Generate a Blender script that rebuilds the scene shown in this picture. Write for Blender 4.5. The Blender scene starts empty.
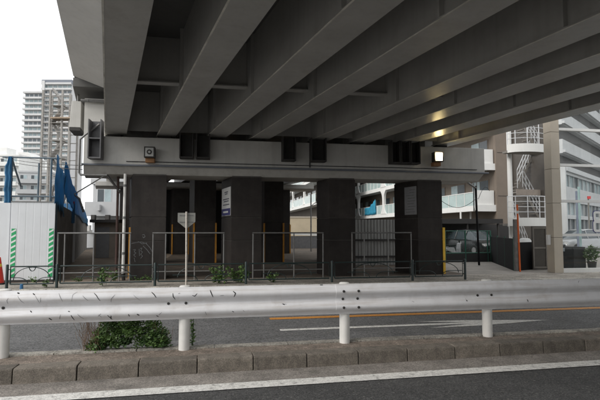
import bpy, math, random
from mathutils import Vector, Matrix
random.seed(7)
R = math.radians
sc = bpy.context.scene
col = sc.collection

# ------------------------------------------------------------------ camera
EYE = Vector((0.0, 0.0, 1.65))
FPX = 467.0
YAW, PITCH = R(10.0), math.atan(29.0 / FPX)
cam = bpy.data.cameras.new('camera')
cam.lens = 28.0; cam.sensor_width = 36.0; cam.sensor_fit = 'HORIZONTAL'
cam.clip_start = 0.05; cam.clip_end = 3000
cam_ob = bpy.data.objects.new('camera', cam); col.objects.link(cam_ob)
cam_ob.location = EYE
cam_ob.rotation_euler = (R(90) + PITCH, 0, -YAW)
sc.camera = cam_ob

# ------------------------------------------------------------------ sky, sun, exposure
SUN_EL, SUN_AZ = R(38), R(246)          # azimuth clockwise from +Y
w = bpy.data.worlds.new('World'); sc.world = w; w.use_nodes = True
wt = w.node_tree; wt.nodes.clear()
wo = wt.nodes.new('ShaderNodeOutputWorld'); bg = wt.nodes.new('ShaderNodeBackground')
sky = wt.nodes.new('ShaderNodeTexSky'); sky.sky_type = 'NISHITA'; sky.sun_disc = False
sky.sun_elevation = SUN_EL; sky.sun_rotation = SUN_AZ
sky.air_density = 2.0; sky.dust_density = 6.0
mixw = wt.nodes.new('ShaderNodeMix'); mixw.data_type = 'RGBA'
mixw.inputs[0].default_value = 0.93
wt.links.new(sky.outputs[0], mixw.inputs[6])
mixw.inputs[7].default_value = (10.2, 10.35, 10.5, 1)   # an even white overcast layer
wt.links.new(mixw.outputs[2], bg.inputs[0]); bg.inputs[1].default_value = 0.115
wt.links.new(bg.outputs[0], wo.inputs[0])
sl = bpy.data.lights.new('sun', 'SUN'); sl.energy = 1.5; sl.angle = R(28); sl.color = (1.0, 0.965, 0.92)
so = bpy.data.objects.new('sun', sl); col.objects.link(so); so.location = (-20, -20, 40)
sd = Vector((math.sin(SUN_AZ) * math.cos(SUN_EL), math.cos(SUN_AZ) * math.cos(SUN_EL), math.sin(SUN_EL)))
so.rotation_euler = sd.to_track_quat('Z', 'Y').to_euler()
sc.view_settings.view_transform = 'Standard'; sc.view_settings.look = 'None'
sc.view_settings.gamma = 1.0; sc.view_settings.use_curve_mapping = False
sc.view_settings.exposure = 0.28

# ------------------------------------------------------------------ survey helpers (photo pixel -> point in the place)
_fw = Vector((math.sin(YAW) * math.cos(PITCH), math.cos(YAW) * math.cos(PITCH), math.sin(PITCH)))
_rt = Vector((math.cos(YAW), -math.sin(YAW), 0)); _up = _rt.cross(_fw)
def ray(u, v): return _fw + _rt * ((u - 300) / FPX) + _up * ((200 - v) / FPX)
def onY(u, v, y): d = ray(u, v); return EYE + d * (y / d.y)
def onX(u, v, x): d = ray(u, v); return EYE + d * (x / d.x)
def onZ(u, v, z): d = ray(u, v); return EYE + d * ((z - EYE.z) / d.z)

GA = R(-12.4)                                   # the viaduct runs skew to the road
G = Vector((math.sin(GA), math.cos(GA), 0)); N = Vector((math.cos(GA), -math.sin(GA), 0))
TG = math.tan(GA)

# ------------------------------------------------------------------ mesh helpers
class MB:
    def __init__(s, M=None): s.v = []; s.f = []; s.M = M
    def add(s, pts, faces):
        b = len(s.v)
        for p in pts:
            p = Vector(p)
            s.v.append(s.M @ p if s.M else p)
        s.f += [tuple(i + b for i in f) for f in faces]; return s
    def box(s, x0, x1, y0, y1, z0, z1):
        return s.add([(x0,y0,z0),(x1,y0,z0),(x1,y1,z0),(x0,y1,z0),(x0,y0,z1),(x1,y0,z1),(x1,y1,z1),(x0,y1,z1)],
                     [(3,2,1,0),(4,5,6,7),(0,1,5,4),(1,2,6,5),(2,3,7,6),(3,0,4,7)])
    def prism(s, base, ext):                    # closed polygon of points, swept by a vector
        n = len(base); ext = Vector(ext)
        pts = [Vector(p) for p in base] + [Vector(p) + ext for p in base]
        return s.add(pts, [tuple(range(n - 1, -1, -1)), tuple(range(n, 2 * n))] +
                     [(i, (i + 1) % n, (i + 1) % n + n, i + n) for i in range(n)])
    def skewbox(s, x0, x1, y0, y1, z0, z1, xr=None):   # plan parallelogram: fronts along X, sides along the viaduct
        dx = (y1 - y0) * TG
        return s.prism([(x0,y0,z0),(x1,y0,z0),(x1+dx,y1,z0),(x0+dx,y1,z0)], (0,0,z1-z0))
    def tube(s, pts, r, n=8, caps=True):
        pts = [Vector(p) for p in pts]; k = len(pts)
        rr = r if isinstance(r, (list, tuple)) else [r] * k
        rings = []; prev = None
        for i, p in enumerate(pts):
            a = pts[max(i - 1, 0)]; b = pts[min(i + 1, k - 1)]
            t = (b - a).normalized()
            if prev is None:
                h = Vector((0,0,1)) if abs(t.z) < .9 else Vector((1,0,0))
                u = t.cross(h).normalized()
            else:
                u = (prev - t * prev.dot(t)).normalized()
            prev = u; vv = t.cross(u)
            rings.append([p + (u * math.cos(2*math.pi*j/n) + vv * math.sin(2*math.pi*j/n)) * rr[i] for j in range(n)])
        fs = []
        for i in range(k - 1):
            for j in range(n):
                fs.append((i*n+j, i*n+(j+1)%n, (i+1)*n+(j+1)%n, (i+1)*n+j))
        if caps: fs += [tuple(range(n-1,-1,-1)), tuple(range((k-1)*n, k*n))]
        return s.add([q for ring in rings for q in ring], fs)
    def loft(s, rings, caps=True, closed=True):
        n = len(rings[0]); fs = []
        for i in range(len(rings) - 1):
            for j in range(n if closed else n - 1):
                fs.append((i*n+j, i*n+(j+1)%n, (i+1)*n+(j+1)%n, (i+1)*n+j))
        if caps and closed: fs += [tuple(range(n-1,-1,-1)), tuple(range((len(rings)-1)*n, len(rings)*n))]
        return s.add([q for r in rings for q in r], fs)
    def build(s, name, mat, parent=None, smooth=False, bevel=0, **kw):
        return link(name, s.mesh(name, mat, parent, smooth), parent, bevel, **kw)
    def mesh(s, name, mat, parent=None, smooth=False):
        o = ORG.get(parent, Vector((0,0,0)))
        me = bpy.data.meshes.new(name)
        me.from_pydata([tuple(v - o) for v in s.v], [], s.f); me.update()
        me.materials.append(mat)
        if smooth:
            me.polygons.foreach_set('use_smooth', [True] * len(me.polygons))
            try: me.set_sharp_from_angle(angle=R(40))
            except Exception: pass
        return me
ORG = {}
def link(name, me, parent=None, bevel=0, label=None, cat=None, group=None, kind=None, loc=None, rot=None):
    o = bpy.data.objects.new(name, me); col.objects.link(o)
    if parent: o.parent = parent; ORG[o] = ORG.get(parent, Vector((0,0,0)))
    else: ORG[o] = Vector((0,0,0))
    if loc is not None: o.location = loc
    if rot is not None: o.rotation_euler = rot
    if bevel:
        m = o.modifiers.new('bevel', 'BEVEL'); m.width = bevel; m.segments = 2; m.limit_method = 'ANGLE'
    if label: o['label'] = label
    if cat: o['category'] = cat
    if group: o['group'] = group
    if kind: o['kind'] = kind
    return o
def thing(name, loc, label, cat, group=None):
    o = bpy.data.objects.new(name, None); col.objects.link(o); o.location = loc
    o.empty_display_size = .3; ORG[o] = Vector(loc); o['label'] = label; o['category'] = cat
    if group: o['group'] = group
    return o
def frame(origin, ang):                          # local x along a facade (world heading ang from +X), y away, z up
    return Matrix.Translation(Vector(origin)) @ Matrix.Rotation(ang, 4, 'Z')

# ------------------------------------------------------------------ materials
def mat(name, c, rough=.6, var=.15, scale=4, bump=0, bscale=60, metal=0, spot=None, spot_amt=0, spot_scale=2, streak=0, streak_c=(.05,.045,.04), spec=.5):
    m = bpy.data.materials.new(name); m.use_nodes = True
    t = m.node_tree; b = t.nodes['Principled BSDF']; L = t.links.new
    b.inputs['Roughness'].default_value = rough; b.inputs['Metallic'].default_value = metal
    b.inputs['Specular IOR Level'].default_value = spec
    tc = t.nodes.new('ShaderNodeTexCoord')
    geo = t.nodes.new('ShaderNodeNewGeometry')
    nz = t.nodes.new('ShaderNodeTexNoise'); nz.inputs['Scale'].default_value = scale; nz.inputs['Detail'].default_value = 6
    nz.inputs['Roughness'].default_value = .65
    L(geo.outputs['Position'], nz.inputs['Vector'])
    mp = t.nodes.new('ShaderNodeMapRange'); mp.inputs[1].default_value = .3; mp.inputs[2].default_value = .7
    mp.inputs[3].default_value = 1 - var; mp.inputs[4].default_value = 1 + var
    L(nz.outputs['Fac'], mp.inputs[0])
    mul = t.nodes.new('ShaderNodeVectorMath'); mul.operation = 'SCALE'
    mul.inputs[0].default_value = c; L(mp.outputs[0], mul.inputs['Scale'])
    cur = mul.outputs[0]
    def blend(fac_socket, colr):
        nonlocal cur
        mx = t.nodes.new('ShaderNodeMix'); mx.data_type = 'RGBA'
        L(fac_socket, mx.inputs[0]); L(cur, mx.inputs[6]); mx.inputs[7].default_value = (*colr, 1)
        cur = mx.outputs[2]
    if spot:
        n2 = t.nodes.new('ShaderNodeTexNoise'); n2.inputs['Scale'].default_value = spot_scale; n2.inputs['Detail'].default_value = 9
        n2.inputs['Roughness'].default_value = .7
        L(geo.outputs['Position'], n2.inputs['Vector'])
        r2 = t.nodes.new('ShaderNodeMapRange'); r2.inputs[1].default_value = .52; r2.inputs[2].default_value = .72
        r2.inputs[3].default_value = 0; r2.inputs[4].default_value = spot_amt
        L(n2.outputs['Fac'], r2.inputs[0]); blend(r2.outputs[0], spot)
    if streak:
        mpn = t.nodes.new('ShaderNodeMapping'); mpn.inputs['Scale'].default_value = (7, 7, .35)
        L(geo.outputs['Position'], mpn.inputs['Vector'])
        n3 = t.nodes.new('ShaderNodeTexNoise'); n3.inputs['Scale'].default_value = 1.0; n3.inputs['Detail'].default_value = 7
        L(mpn.outputs[0], n3.inputs['Vector'])
        r3 = t.nodes.new('ShaderNodeMapRange'); r3.inputs[1].default_value = .5; r3.inputs[2].default_value = .78
        r3.inputs[3].default_value = 0; r3.inputs[4].default_value = streak
        L(n3.outputs['Fac'], r3.inputs[0]); blend(r3.outputs[0], streak_c)
    L(cur, b.inputs['Base Color'])
    if bump:
        nb = t.nodes.new('ShaderNodeTexNoise'); nb.inputs['Scale'].default_value = bscale; nb.inputs['Detail'].default_value = 5
        L(geo.outputs['Position'], nb.inputs['Vector'])
        bp = t.nodes.new('ShaderNodeBump'); bp.inputs['Strength'].default_value = bump; bp.inputs['Distance'].default_value = .01
        L(nb.outputs['Fac'], bp.inputs['Height']); L(bp.outputs[0], b.inputs['Normal'])
    return m
def speckle_asphalt(name, c):
    m = mat(name, c, rough=.85, var=.22, scale=1.3, bump=.6, bscale=170, spot=(c[0]*.55, c[1]*.55, c[2]*.55), spot_amt=.7, spot_scale=.9)
    t = m.node_tree; b = t.nodes['Principled BSDF']; L = t.links.new
    src = b.inputs['Base Color'].links[0].from_socket
    geo = t.nodes.new('ShaderNodeNewGeometry')
    vo = t.nodes.new('ShaderNodeTexVoronoi'); vo.inputs['Scale'].default_value = 75
    L(geo.outputs['Position'], vo.inputs['Vector'])
    r = t.nodes.new('ShaderNodeMapRange'); r.inputs[1].default_value = .72; r.inputs[2].default_value = .95; r.inputs[4].default_value = .55
    L(vo.outputs['Color'], r.inputs[0])
    mx = t.nodes.new('ShaderNodeMix'); mx.data_type = 'RGBA'
    L(r.outputs[0], mx.inputs[0]); L(src, mx.inputs[6]); mx.inputs[7].default_value = (.19, .185, .175, 1)
    L(mx.outputs[2], b.inputs['Base Color'])
    return m
def worn_paint(name, c, under):
    m = mat(name, c, rough=.7, var=.12, scale=9, bump=.3, bscale=150, spot=under, spot_amt=1.0, spot_scale=14)
    return m
def glass(name, tint=(.86,.93,.92), refl=1.0, opac=.12, body=(.5,.58,.57)):
    m = bpy.data.materials.new(name); m.use_nodes = True
    t = m.node_tree; t.nodes.clear(); L = t.links.new
    out = t.nodes.new('ShaderNodeOutputMaterial'); tr = t.nodes.new('ShaderNodeBsdfTransparent'); tr.inputs[0].default_value = (*tint, 1)
    gl = t.nodes.new('ShaderNodeBsdfGlossy'); gl.inputs['Roughness'].default_value = .03
    df = t.nodes.new('ShaderNodeBsdfDiffuse'); df.inputs[0].default_value = (*body, 1)
    lw_ = t.nodes.new('ShaderNodeLayerWeight'); pw = t.nodes.new('ShaderNodeMath'); pw.operation = 'POWER'; pw.inputs[1].default_value = 5
    L(lw_.outputs['Facing'], pw.inputs[0]); fr = t.nodes.new('ShaderNodeMapRange'); fr.inputs[3].default_value = .045 * refl; L(pw.outputs[0], fr.inputs[0])
    m1 = t.nodes.new('ShaderNodeMixShader'); m1.inputs[0].default_value = opac
    L(tr.outputs[0], m1.inputs[1]); L(df.outputs[0], m1.inputs[2])
    m2 = t.nodes.new('ShaderNodeMixShader'); L(fr.outputs[0], m2.inputs[0])
    L(m1.outputs[0], m2.inputs[1]); L(gl.outputs[0], m2.inputs[2]); L(m2.outputs[0], out.inputs[0])
    return m
def emit(name, c, s):
    m = bpy.data.materials.new(name); m.use_nodes = True
    b = m.node_tree.nodes['Principled BSDF']; b.inputs['Base Color'].default_value = (*c, 1)
    b.inputs['Emission Color'].default_value = (*c, 1); b.inputs['Emission Strength'].default_value = s
    return m

ASPH = speckle_asphalt('asphalt', (.058,.058,.058))
ASPH2 = speckle_asphalt('far_asphalt', (.13,.13,.131))
GROUND = mat('ground', (.10,.095,.085), .95, .3, .6, .4, 30)
KERB = mat('kerb_concrete', (.158,.138,.115), .92, .3, 9, .7, 130, spot=(.085,.075,.062), spot_amt=.65, spot_scale=3, streak=.4)
MEDTOP = mat('median_concrete', (.205,.168,.138), .95, .4, 7, 1.0, 90, spot=(.085,.07,.056), spot_amt=.8, spot_scale=3.2)
PALEK = mat('pale_kerb', (.36,.34,.30), .9, .3, 4, .5, 80, spot=(.11,.10,.085), spot_amt=.8, spot_scale=5)
GUTTER = mat('gutter_concrete', (.225,.205,.185), .9, .3, 3, .5, 80, spot=(.075,.07,.062), spot_amt=.8, spot_scale=1.6)
WLINE = worn_paint('white_road_paint', (.66,.65,.62), (.16,.155,.15))
OLINE = worn_paint('orange_road_paint', (.60,.26,.05), (.2,.11,.05))
PAVE = mat('sidewalk_paving', (.29,.265,.23), .92, .3, 2, .5, 60, spot=(.09,.08,.065), spot_amt=.7, spot_scale=1.2)
PAVELT = mat('driveway_concrete', (.27,.25,.225), .92, .2, 2, .4, 60, spot=(.2,.18,.155), spot_amt=.7, spot_scale=1.5)
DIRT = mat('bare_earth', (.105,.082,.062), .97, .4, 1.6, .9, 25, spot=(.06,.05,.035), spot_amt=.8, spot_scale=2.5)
RAILW = mat('white_rail_paint', (.74,.74,.755), .52, .06, 2.5, .05, 30, spot=(.42,.38,.34), spot_amt=.35, spot_scale=3, streak=.16, streak_c=(.36,.3,.26))
POSTW = mat('white_post_paint', (.74,.73,.70), .45, .08, 6, streak=.35, streak_c=(.3,.25,.2))
SCUFF = mat('black_rubber_scuff', (.012,.012,.012), .8, .1)
SCUFFT = mat('faint_scuff', (.13,.13,.14), .8, .3, 40)
BOLT = mat('dark_bolt', (.03,.028,.026), .6, .2)
STEEL = mat('grey_girder_paint', (.46,.452,.43), .34, .1, 1.2, .04, 12, spot=(.33,.315,.285), spot_amt=.5, spot_scale=1.3, streak=.25, streak_c=(.24,.22,.19))
EDGEHL = mat('girder_edge_highlight', (.66,.64,.58), .5, .3, 3)
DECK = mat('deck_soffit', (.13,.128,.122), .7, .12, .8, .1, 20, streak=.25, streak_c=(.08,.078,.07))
CAP = mat('cap_beam_paint', (.55,.54,.51), .55, .1, 1.2, .1, 20, spot=(.40,.39,.36), spot_amt=.4, spot_scale=1.4, streak=.3, streak_c=(.28,.265,.24))
CONDUIT = mat('grey_blue_conduit', (.16,.175,.20), .5, .1)
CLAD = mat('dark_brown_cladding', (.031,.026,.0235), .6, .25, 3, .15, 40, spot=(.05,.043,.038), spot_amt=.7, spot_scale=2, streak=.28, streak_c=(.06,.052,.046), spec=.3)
JOINT = mat('cladding_joint', (.085,.078,.07), .8, .2)
BRKT = mat('dark_bracket_steel', (.035,.032,.03), .6, .2, 6)
BRKTL = mat('grey_bracket_steel', (.13,.13,.135), .55, .2, 6)
GALV = mat('galvanised_pipe', (.20,.20,.195), .5, .2, 8, metal=.35, streak=.3, streak_c=(.16,.12,.09))
GREENF = mat('dark_green_fence_paint', (.018,.034,.033), .45, .15, 8)
YELG = mat('orange_yellow_guard', (.52,.24,.03), .6, .2, 5, spot=(.2,.1,.03), spot_amt=.5, spot_scale=6)
YELB = mat('yellow_guard', (.80,.50,.06), .6, .12, 5)
HOARD = mat('white_hoarding', (.68,.70,.72), .45, .05, 1.5, streak=.12, streak_c=(.45,.45,.44))
GTAPE = mat('green_tape', (.02,.36,.13), .5, .1)
WTAPE = mat('white_tape', (.75,.76,.74), .5, .06)
TARP = mat('blue_tarp', (.075,.25,.43), .55, .3, 3, .5, 8, spot=(.045,.16,.30), spot_amt=.7, spot_scale=3)
DWALL = mat('dark_stained_wall', (.17,.158,.145), .9, .35, 1.5, .5, 20, spot=(.06,.056,.05), spot_amt=.9, spot_scale=1.2, streak=.7, streak_c=(.26,.245,.22))
BLUEP = mat('blue_scaffold_pipe', (.11,.15,.18), .5, .2, 5)
CONE = mat('red_cone', (.62,.035,.02), .5, .1)
WHITEB = mat('white_building_paint', (.74,.74,.72), .6, .06, 1.0, streak=.12, streak_c=(.5,.48,.45))
GREYB = mat('grey_building_paint', (.47,.48,.49), .7, .08, .5)
GREYB2 = mat('light_grey_tower', (.62,.62,.62), .7, .06, .3)
TOWERD = mat('brown_grey_steel', (.20,.185,.165), .7, .2, 2)
BROWNW = mat('brown_tile_wall', (.19,.155,.125), .7, .08, 1.2, .1, 30)
BEIGEW = mat('beige_wall', (.50,.42,.30), .8, .1, 1.0)
BEIGEC = mat('beige_column_tile', (.50,.445,.365), .6, .06, 1.5)
BEIGED = mat('dark_bronze_metal', (.085,.075,.065), .5, .1)
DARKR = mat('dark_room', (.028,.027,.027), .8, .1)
WIND = mat('window_glass_dark', (.06,.075,.085), .12, .15, 1.0)
WINDL = mat('window_glass_pale', (.34,.42,.44), .2, .25, .8)
PANELG = mat('frosted_balcony_panel', (.42,.52,.51), .25, .12, 1.2)
RIBM = mat('ribbed_grey_sheet', (.33,.33,.32), .5, .08, 2, streak=.2)
ALUM = mat('aluminium', (.62,.63,.64), .35, .06, metal=.2)
BLACKM = mat('black_metal', (.009,.009,.010), .75, .1, spec=.2)
MESHG = mat('green_fence_steel', (.03,.12,.085), .5, .1)
CABLE = mat('black_cable', (.012,.012,.012), .6, 0)
ORANGE = mat('orange_pole_paint', (.72,.13,.02), .5, .12, 5)
RUSTP = mat('rusty_white_pole', (.62,.58,.52), .5, .1, 6, spot=(.25,.13,.06), spot_amt=.9, spot_scale=14)
SIGNB = mat('sign_back_aluminium', (.30,.30,.275), .5, .08, 4, streak=.2)
SIGNW = mat('sign_white', (.74,.74,.72), .5, .04)
NAVY = mat('sign_navy', (.03,.03,.16), .5, .04)
INK = mat('sign_ink', (.12,.12,.15), .6, .04)
PLAQ = mat('grey_plaque', (.30,.30,.305), .5, .1, 3)
CHALK = mat('white_spray_paint', (.16,.165,.17), .9, .5, 40)
LAMPB = mat('lamp_brown_base', (.30,.15,.06), .6, .15)
LAMPG = mat('lamp_glass_off', (.42,.42,.40), .2, .1)
LAMPON = emit('lamp_glass_on', (1.0, .87, .55), 9)
LEAF = mat('leaf_green', (.10,.175,.045), .55, .5, 25)
LEAF2 = mat('leaf_dark', (.045,.09,.026), .55, .4, 25)
TWIG = mat('dry_twig', (.22,.14,.09), .9, .3, 20)
CARD = mat('black_car_paint', (.018,.018,.02), .2, .05)
CARS = mat('silver_car_paint', (.36,.37,.38), .25, .05, metal=.4)
CARW = mat('white_car_paint', (.72,.72,.70), .3, .05)
TYRE = mat('tyre', (.014,.014,.014), .85, .1)
RIMM = mat('rim', (.4,.4,.41), .35, .1, metal=.6)
LENS = mat('lamp_lens', (.65,.66,.66), .15, .05)
RLENS = mat('red_lens', (.45,.02,.02), .2, .05)
GLASSC = glass('clear_shop_glass', opac=.015, tint=(.975,.985,.98))
BLUEB = mat('blue_plastic', (.03,.14,.30), .5, .1)
TURQ = mat('turquoise_cloth', (.06,.42,.62), .7, .15, 4)
REDS = mat('red_sign', (.62,.03,.03), .5, .1)
BRICK = mat('red_brick_facing', (.36,.12,.08), .8, .15, 3)

def per_object(m, lo, hi):                       # each stone its own shade
    t = m.node_tree; b = t.nodes['Principled BSDF']; L = t.links.new
    src = b.inputs['Base Color'].links[0].from_socket
    oi = t.nodes.new('ShaderNodeObjectInfo'); r = t.nodes.new('ShaderNodeMapRange'); r.inputs[3].default_value = lo; r.inputs[4].default_value = hi
    L(oi.outputs['Random'], r.inputs[0])
    v = t.nodes.new('ShaderNodeVectorMath'); v.operation = 'SCALE'; L(src, v.inputs[0]); L(r.outputs[0], v.inputs['Scale']); L(v.outputs[0], b.inputs['Base Color'])
per_object(KERB, .82, 1.2); per_object(PALEK, .8, 1.15); per_object(CLAD, .8, 1.25)
def cloth_light(m, amt):                         # thin sheet: light shows through
    t = m.node_tree; b = t.nodes['Principled BSDF']; L = t.links.new
    tr = t.nodes.new('ShaderNodeBsdfTranslucent'); L(b.inputs['Base Color'].links[0].from_socket, tr.inputs[0])
    mx = t.nodes.new('ShaderNodeMixShader'); mx.inputs[0].default_value = amt
    L(b.outputs[0], mx.inputs[1]); L(tr.outputs[0], mx.inputs[2]); L(mx.outputs[0], t.nodes['Material Output'].inputs[0])
cloth_light(TARP, .5); cloth_light(TURQ, .4)
def long_grime(m, c, amt):                       # dirt drawn out along the rail
    t = m.node_tree; b = t.nodes['Principled BSDF']; L = t.links.new
    src = b.inputs['Base Color'].links[0].from_socket
    geo = t.nodes.new('ShaderNodeNewGeometry'); mp = t.nodes.new('ShaderNodeMapping'); mp.inputs['Scale'].default_value = (.8, 6, 22)
    nz = t.nodes.new('ShaderNodeTexNoise'); nz.inputs['Scale'].default_value = 1; nz.inputs['Detail'].default_value = 8; nz.inputs['Roughness'].default_value = .7
    L(geo.outputs['Position'], mp.inputs['Vector']); L(mp.outputs[0], nz.inputs['Vector'])
    r = t.nodes.new('ShaderNodeMapRange'); r.inputs[1].default_value = .5; r.inputs[2].default_value = .75; r.inputs[4].default_value = amt; L(nz.outputs['Fac'], r.inputs[0])
    mx = t.nodes.new('ShaderNodeMix'); mx.data_type = 'RGBA'; L(r.outputs[0], mx.inputs[0]); L(src, mx.inputs[6]); mx.inputs[7].default_value = (*c, 1); L(mx.outputs[2], b.inputs['Base Color'])
long_grime(RAILW, (.40,.345,.29), .65)
def grain(m, amt, scale, clump=0):               # visible aggregate, stone by stone
    t = m.node_tree; b = t.nodes['Principled BSDF']; L = t.links.new
    src = b.inputs['Base Color'].links[0].from_socket
    geo = t.nodes.new('ShaderNodeNewGeometry')
    vo = t.nodes.new('ShaderNodeTexVoronoi'); vo.inputs['Scale'].default_value = scale; L(geo.outputs['Position'], vo.inputs['Vector'])
    sp_ = t.nodes.new('ShaderNodeSeparateColor'); L(vo.outputs['Color'], sp_.inputs[0])
    r = t.nodes.new('ShaderNodeMapRange'); r.inputs[3].default_value = 1 - amt; r.inputs[4].default_value = 1 + amt; L(sp_.outputs[0], r.inputs[0])
    v = t.nodes.new('ShaderNodeVectorMath'); v.operation = 'SCALE'; L(src, v.inputs[0]); L(r.outputs[0], v.inputs['Scale'])
    L(v.outputs[0], b.inputs['Base Color'])
long_grime(ASPH, (.03,.03,.03), .6); long_grime(ASPH2, (.06,.06,.06), .6)
grain(ASPH, .55, 85); grain(ASPH2, .5, 55); grain(KERB, .26, 110); grain(MEDTOP, .38, 75); grain(GUTTER, .38, 85); grain(PALEK, .35, 60); grain(PAVE, .3, 30); grain(WLINE, .2, 90)
# ------------------------------------------------------------------ the ground
def sheet(name, x0, x1, y0, y1, z, m, parent=None, kind='structure'):
    mb = MB(); mb.add([(x0,y0,z),(x1,y0,z),(x1,y1,z),(x0,y1,z)], [(0,1,2,3)])
    return mb.build(name, m, parent, kind=None if parent else kind)
sheet('ground', -900, 900, -900, 900, -.03, GROUND)
sheet('near_road', -120, 120, -6.0, 5.6, 0, ASPH)
sheet('far_road', -120, 120, 6.22, 12.62, 0, ASPH2)
def skew_sheet(name, y0, y1, z, m):              # the near edge of the road drifts a little against the rail
    mb = MB(); f = lambda x: .018 * (x - 1)
    mb.add([(-40, y0 + f(-40), z), (40, y0 + f(40), z), (40, y1 + f(40), z), (-40, y1 + f(-40), z)], [(0, 1, 2, 3)]); mb.build(name, m, kind='structure')
skew_sheet('gutter', 5.18, 5.60, .004, GUTTER)
skew_sheet('edge_line', 4.965, 5.165, .008, WLINE)
sheet('lane_line', .96, 60, 8.56, 8.74, .005, OLINE)
# straight-ahead arrow painted on the far lane
mb = MB()
mb.add([(1.02,7.60,.005),(4.35,7.60,.005),(3.35,7.44,.005),(4.5,7.36,.005),(5.95,7.66,.005),(4.5,7.96,.005),(3.6,7.86,.005),(4.35,7.73,.005),(1.02,7.73,.005)],
       [(0,1,7,8),(1,4,7)])
mb.add([(3.5,7.40,.005),(4.35,7.60,.005),(5.95,7.665,.005),(4.40,7.42,.005)], [(0,3,2,1)])
mb.add([(3.5,7.93,.005),(4.35,7.73,.005),(5.95,7.665,.005),(4.40,7.91,.005)], [(0,1,2,3)])
mb.build('lane_arrow', WLINE, kind='structure')
# seam lines in the near lane
sheet('far_ground', -160, 160, 14.35, 160, .125, GROUND)
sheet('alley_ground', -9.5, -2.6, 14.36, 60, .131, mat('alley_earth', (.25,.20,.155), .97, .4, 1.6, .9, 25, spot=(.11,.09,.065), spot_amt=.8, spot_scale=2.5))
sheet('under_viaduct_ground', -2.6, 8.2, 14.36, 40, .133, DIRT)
sheet('driveway', 8.2, 60, 14.36, 26, .137, PAVELT)

median = MB().prism([(-30, 5.66 - .018 * 31, -.02), (22, 5.66 + .018 * 21, -.02), (22, 6.08, -.02), (-30, 6.08, -.02)], (0, 0, .172)).build('median', MEDTOP, kind='structure')
def kerb_mesh(w, d, h, rad, slope, m, name):
    prof = [(0, -.02), (slope, h - rad)]
    for k in range(1, 5):
        a = math.pi / 2 * k / 4
        prof.append((slope + rad - rad * math.cos(a), h - rad + rad * math.sin(a)))
    prof += [(d, h), (d, -.02)]
    mb = MB()
    mb.prism([(0, y, z) for y, z in prof], (w, 0, 0))
    return mb.mesh(name, m, None, False)
km = [kerb_mesh(.629, .215, .160 + dz, .026, .012, KERB, 'kerb_stone') for dz in (0, .004, -.004)]
bm_ = [kerb_mesh(.93, .15, .165 + dz, .02, .0, PALEK, 'kerb_stone') for dz in (0, .005)]
for i in range(-22, 30):
    link('kerb_stone', random.choice(km), median, .006, loc=(-2.13 + .64 * i + .004, 5.565 + .018 * (-2.13 + .64 * i - 1) + random.uniform(-.004, .004), random.uniform(-.004, .004)),
         rot=(0, random.uniform(-.003, .003), .018 + random.uniform(-.005, .005)))
for i in range(-14, 22):
    link('kerb_stone', random.choice(bm_), median, loc=(-1.9 + .94 * i + .93, 6.235, random.uniform(-.004, .004)), rot=(0, 0, math.pi + random.uniform(-.004, .004)))
# far pavement with its kerb
walk = MB().box(-60, 60, 12.80, 14.35, -.02, .146).build('sidewalk', PAVE, kind='structure')
fm = kerb_mesh(.594, .18, .15, .03, .015, PALEK, 'kerb_stone')
for i in range(-18, 30):
    link('kerb_stone', fm, walk, loc=(.6 * i, 12.615, random.uniform(-.003, .003)))

# ------------------------------------------------------------------ the viaduct
ZG = 4.51; ZD = 5.86
via = thing('viaduct', (0, 14.9, 4.4), 'long grey elevated road deck on eight steel girders crossing over the road', 'viaduct')
def gpt(n, y, z):                                # point at offset n across the viaduct, at road distance y
    x = (n - y * N.y) / N.x
    return Vector((x, y, z))
def span(mb, n0, n1, y0, y1, z0, z1):
    mb.prism([gpt(n0, y0, z0), gpt(n1, y0, z0), gpt(n1, y1, z0), gpt(n0, y1, z0)], (0, 0, z1 - z0))
YB, YF = -45.0, 14.95
GIRD = [(-.12,.47),(1.34,1.89),(2.78,3.37),(4.12,4.70),(5.98,6.57),(7.36,7.96),(8.83,9.40),(10.28,10.86)]
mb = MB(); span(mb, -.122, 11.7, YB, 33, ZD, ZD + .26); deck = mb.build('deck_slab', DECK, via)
mb = MB(); span(mb, -1.04, -.121, 14.5, 33, ZD, ZD + .26); mb.build('overhang_slab', DECK, deck)
mb = MB(); span(mb, -1.03, -.125, YB, 14.4, 6.21, 6.26); mb.build('overhang_slab', DECK, deck)
mb = MB(); span(mb, -1.04, -.80, YB, 33, ZD + .42, ZD + 1.3); mb.build('parapet', DECK, deck)
mb = MB(); span(mb, 11.5, 11.73, YB, 33, ZD + .262, ZD + 1.15); mb.build('parapet', DECK, deck)
for s0, s1 in ((YB, YF), (15.35, 21.6), (22.0, 33)):
    for a, b in GIRD:
        mb = MB()
        span(mb, a, b, s0, s1, ZG, ZG + .028)                       # bottom flange
        span(mb, a + .05, a + .075, s0, s1, ZG + .029, ZD - .002)    # webs of the box
        span(mb, b - .075, b - .05, s0, s1, ZG + .029, ZD - .002)
        span(mb, a + .076, b - .076, s0 + .05, s0 + .08, ZG + .03, ZD - .002)
        span(mb, a + .076, b - .076, s1 - .08, s1 - .05, ZG + .03, ZD - .002)
        gd = mb.build('girder', STEEL, via)
        if s0 == YB:
            mb = MB(); span(mb, a - .016, a + .012, s0, s1, ZG - .006, ZG - .0005); mb.build('edge_highlight', EDGEHL, gd)  # pale strip paints in the highlight along the flange's left edge
            for ys in (-8.8, -4.0, .8, 5.75, 9.84, 13.6):                   # web stiffeners on the left faces
                mb = MB(); span(mb, a - .02, a + .049, ys, ys + .03, ZG + .031, ZD - .003); mb.build('stiffener', STEEL, gd)
FASC = mat('pale_fascia_panel', (.62,.61,.59), .6, .07, .8, .05, 20, streak=.2, streak_c=(.32,.31,.29))
mb = MB()
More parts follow.
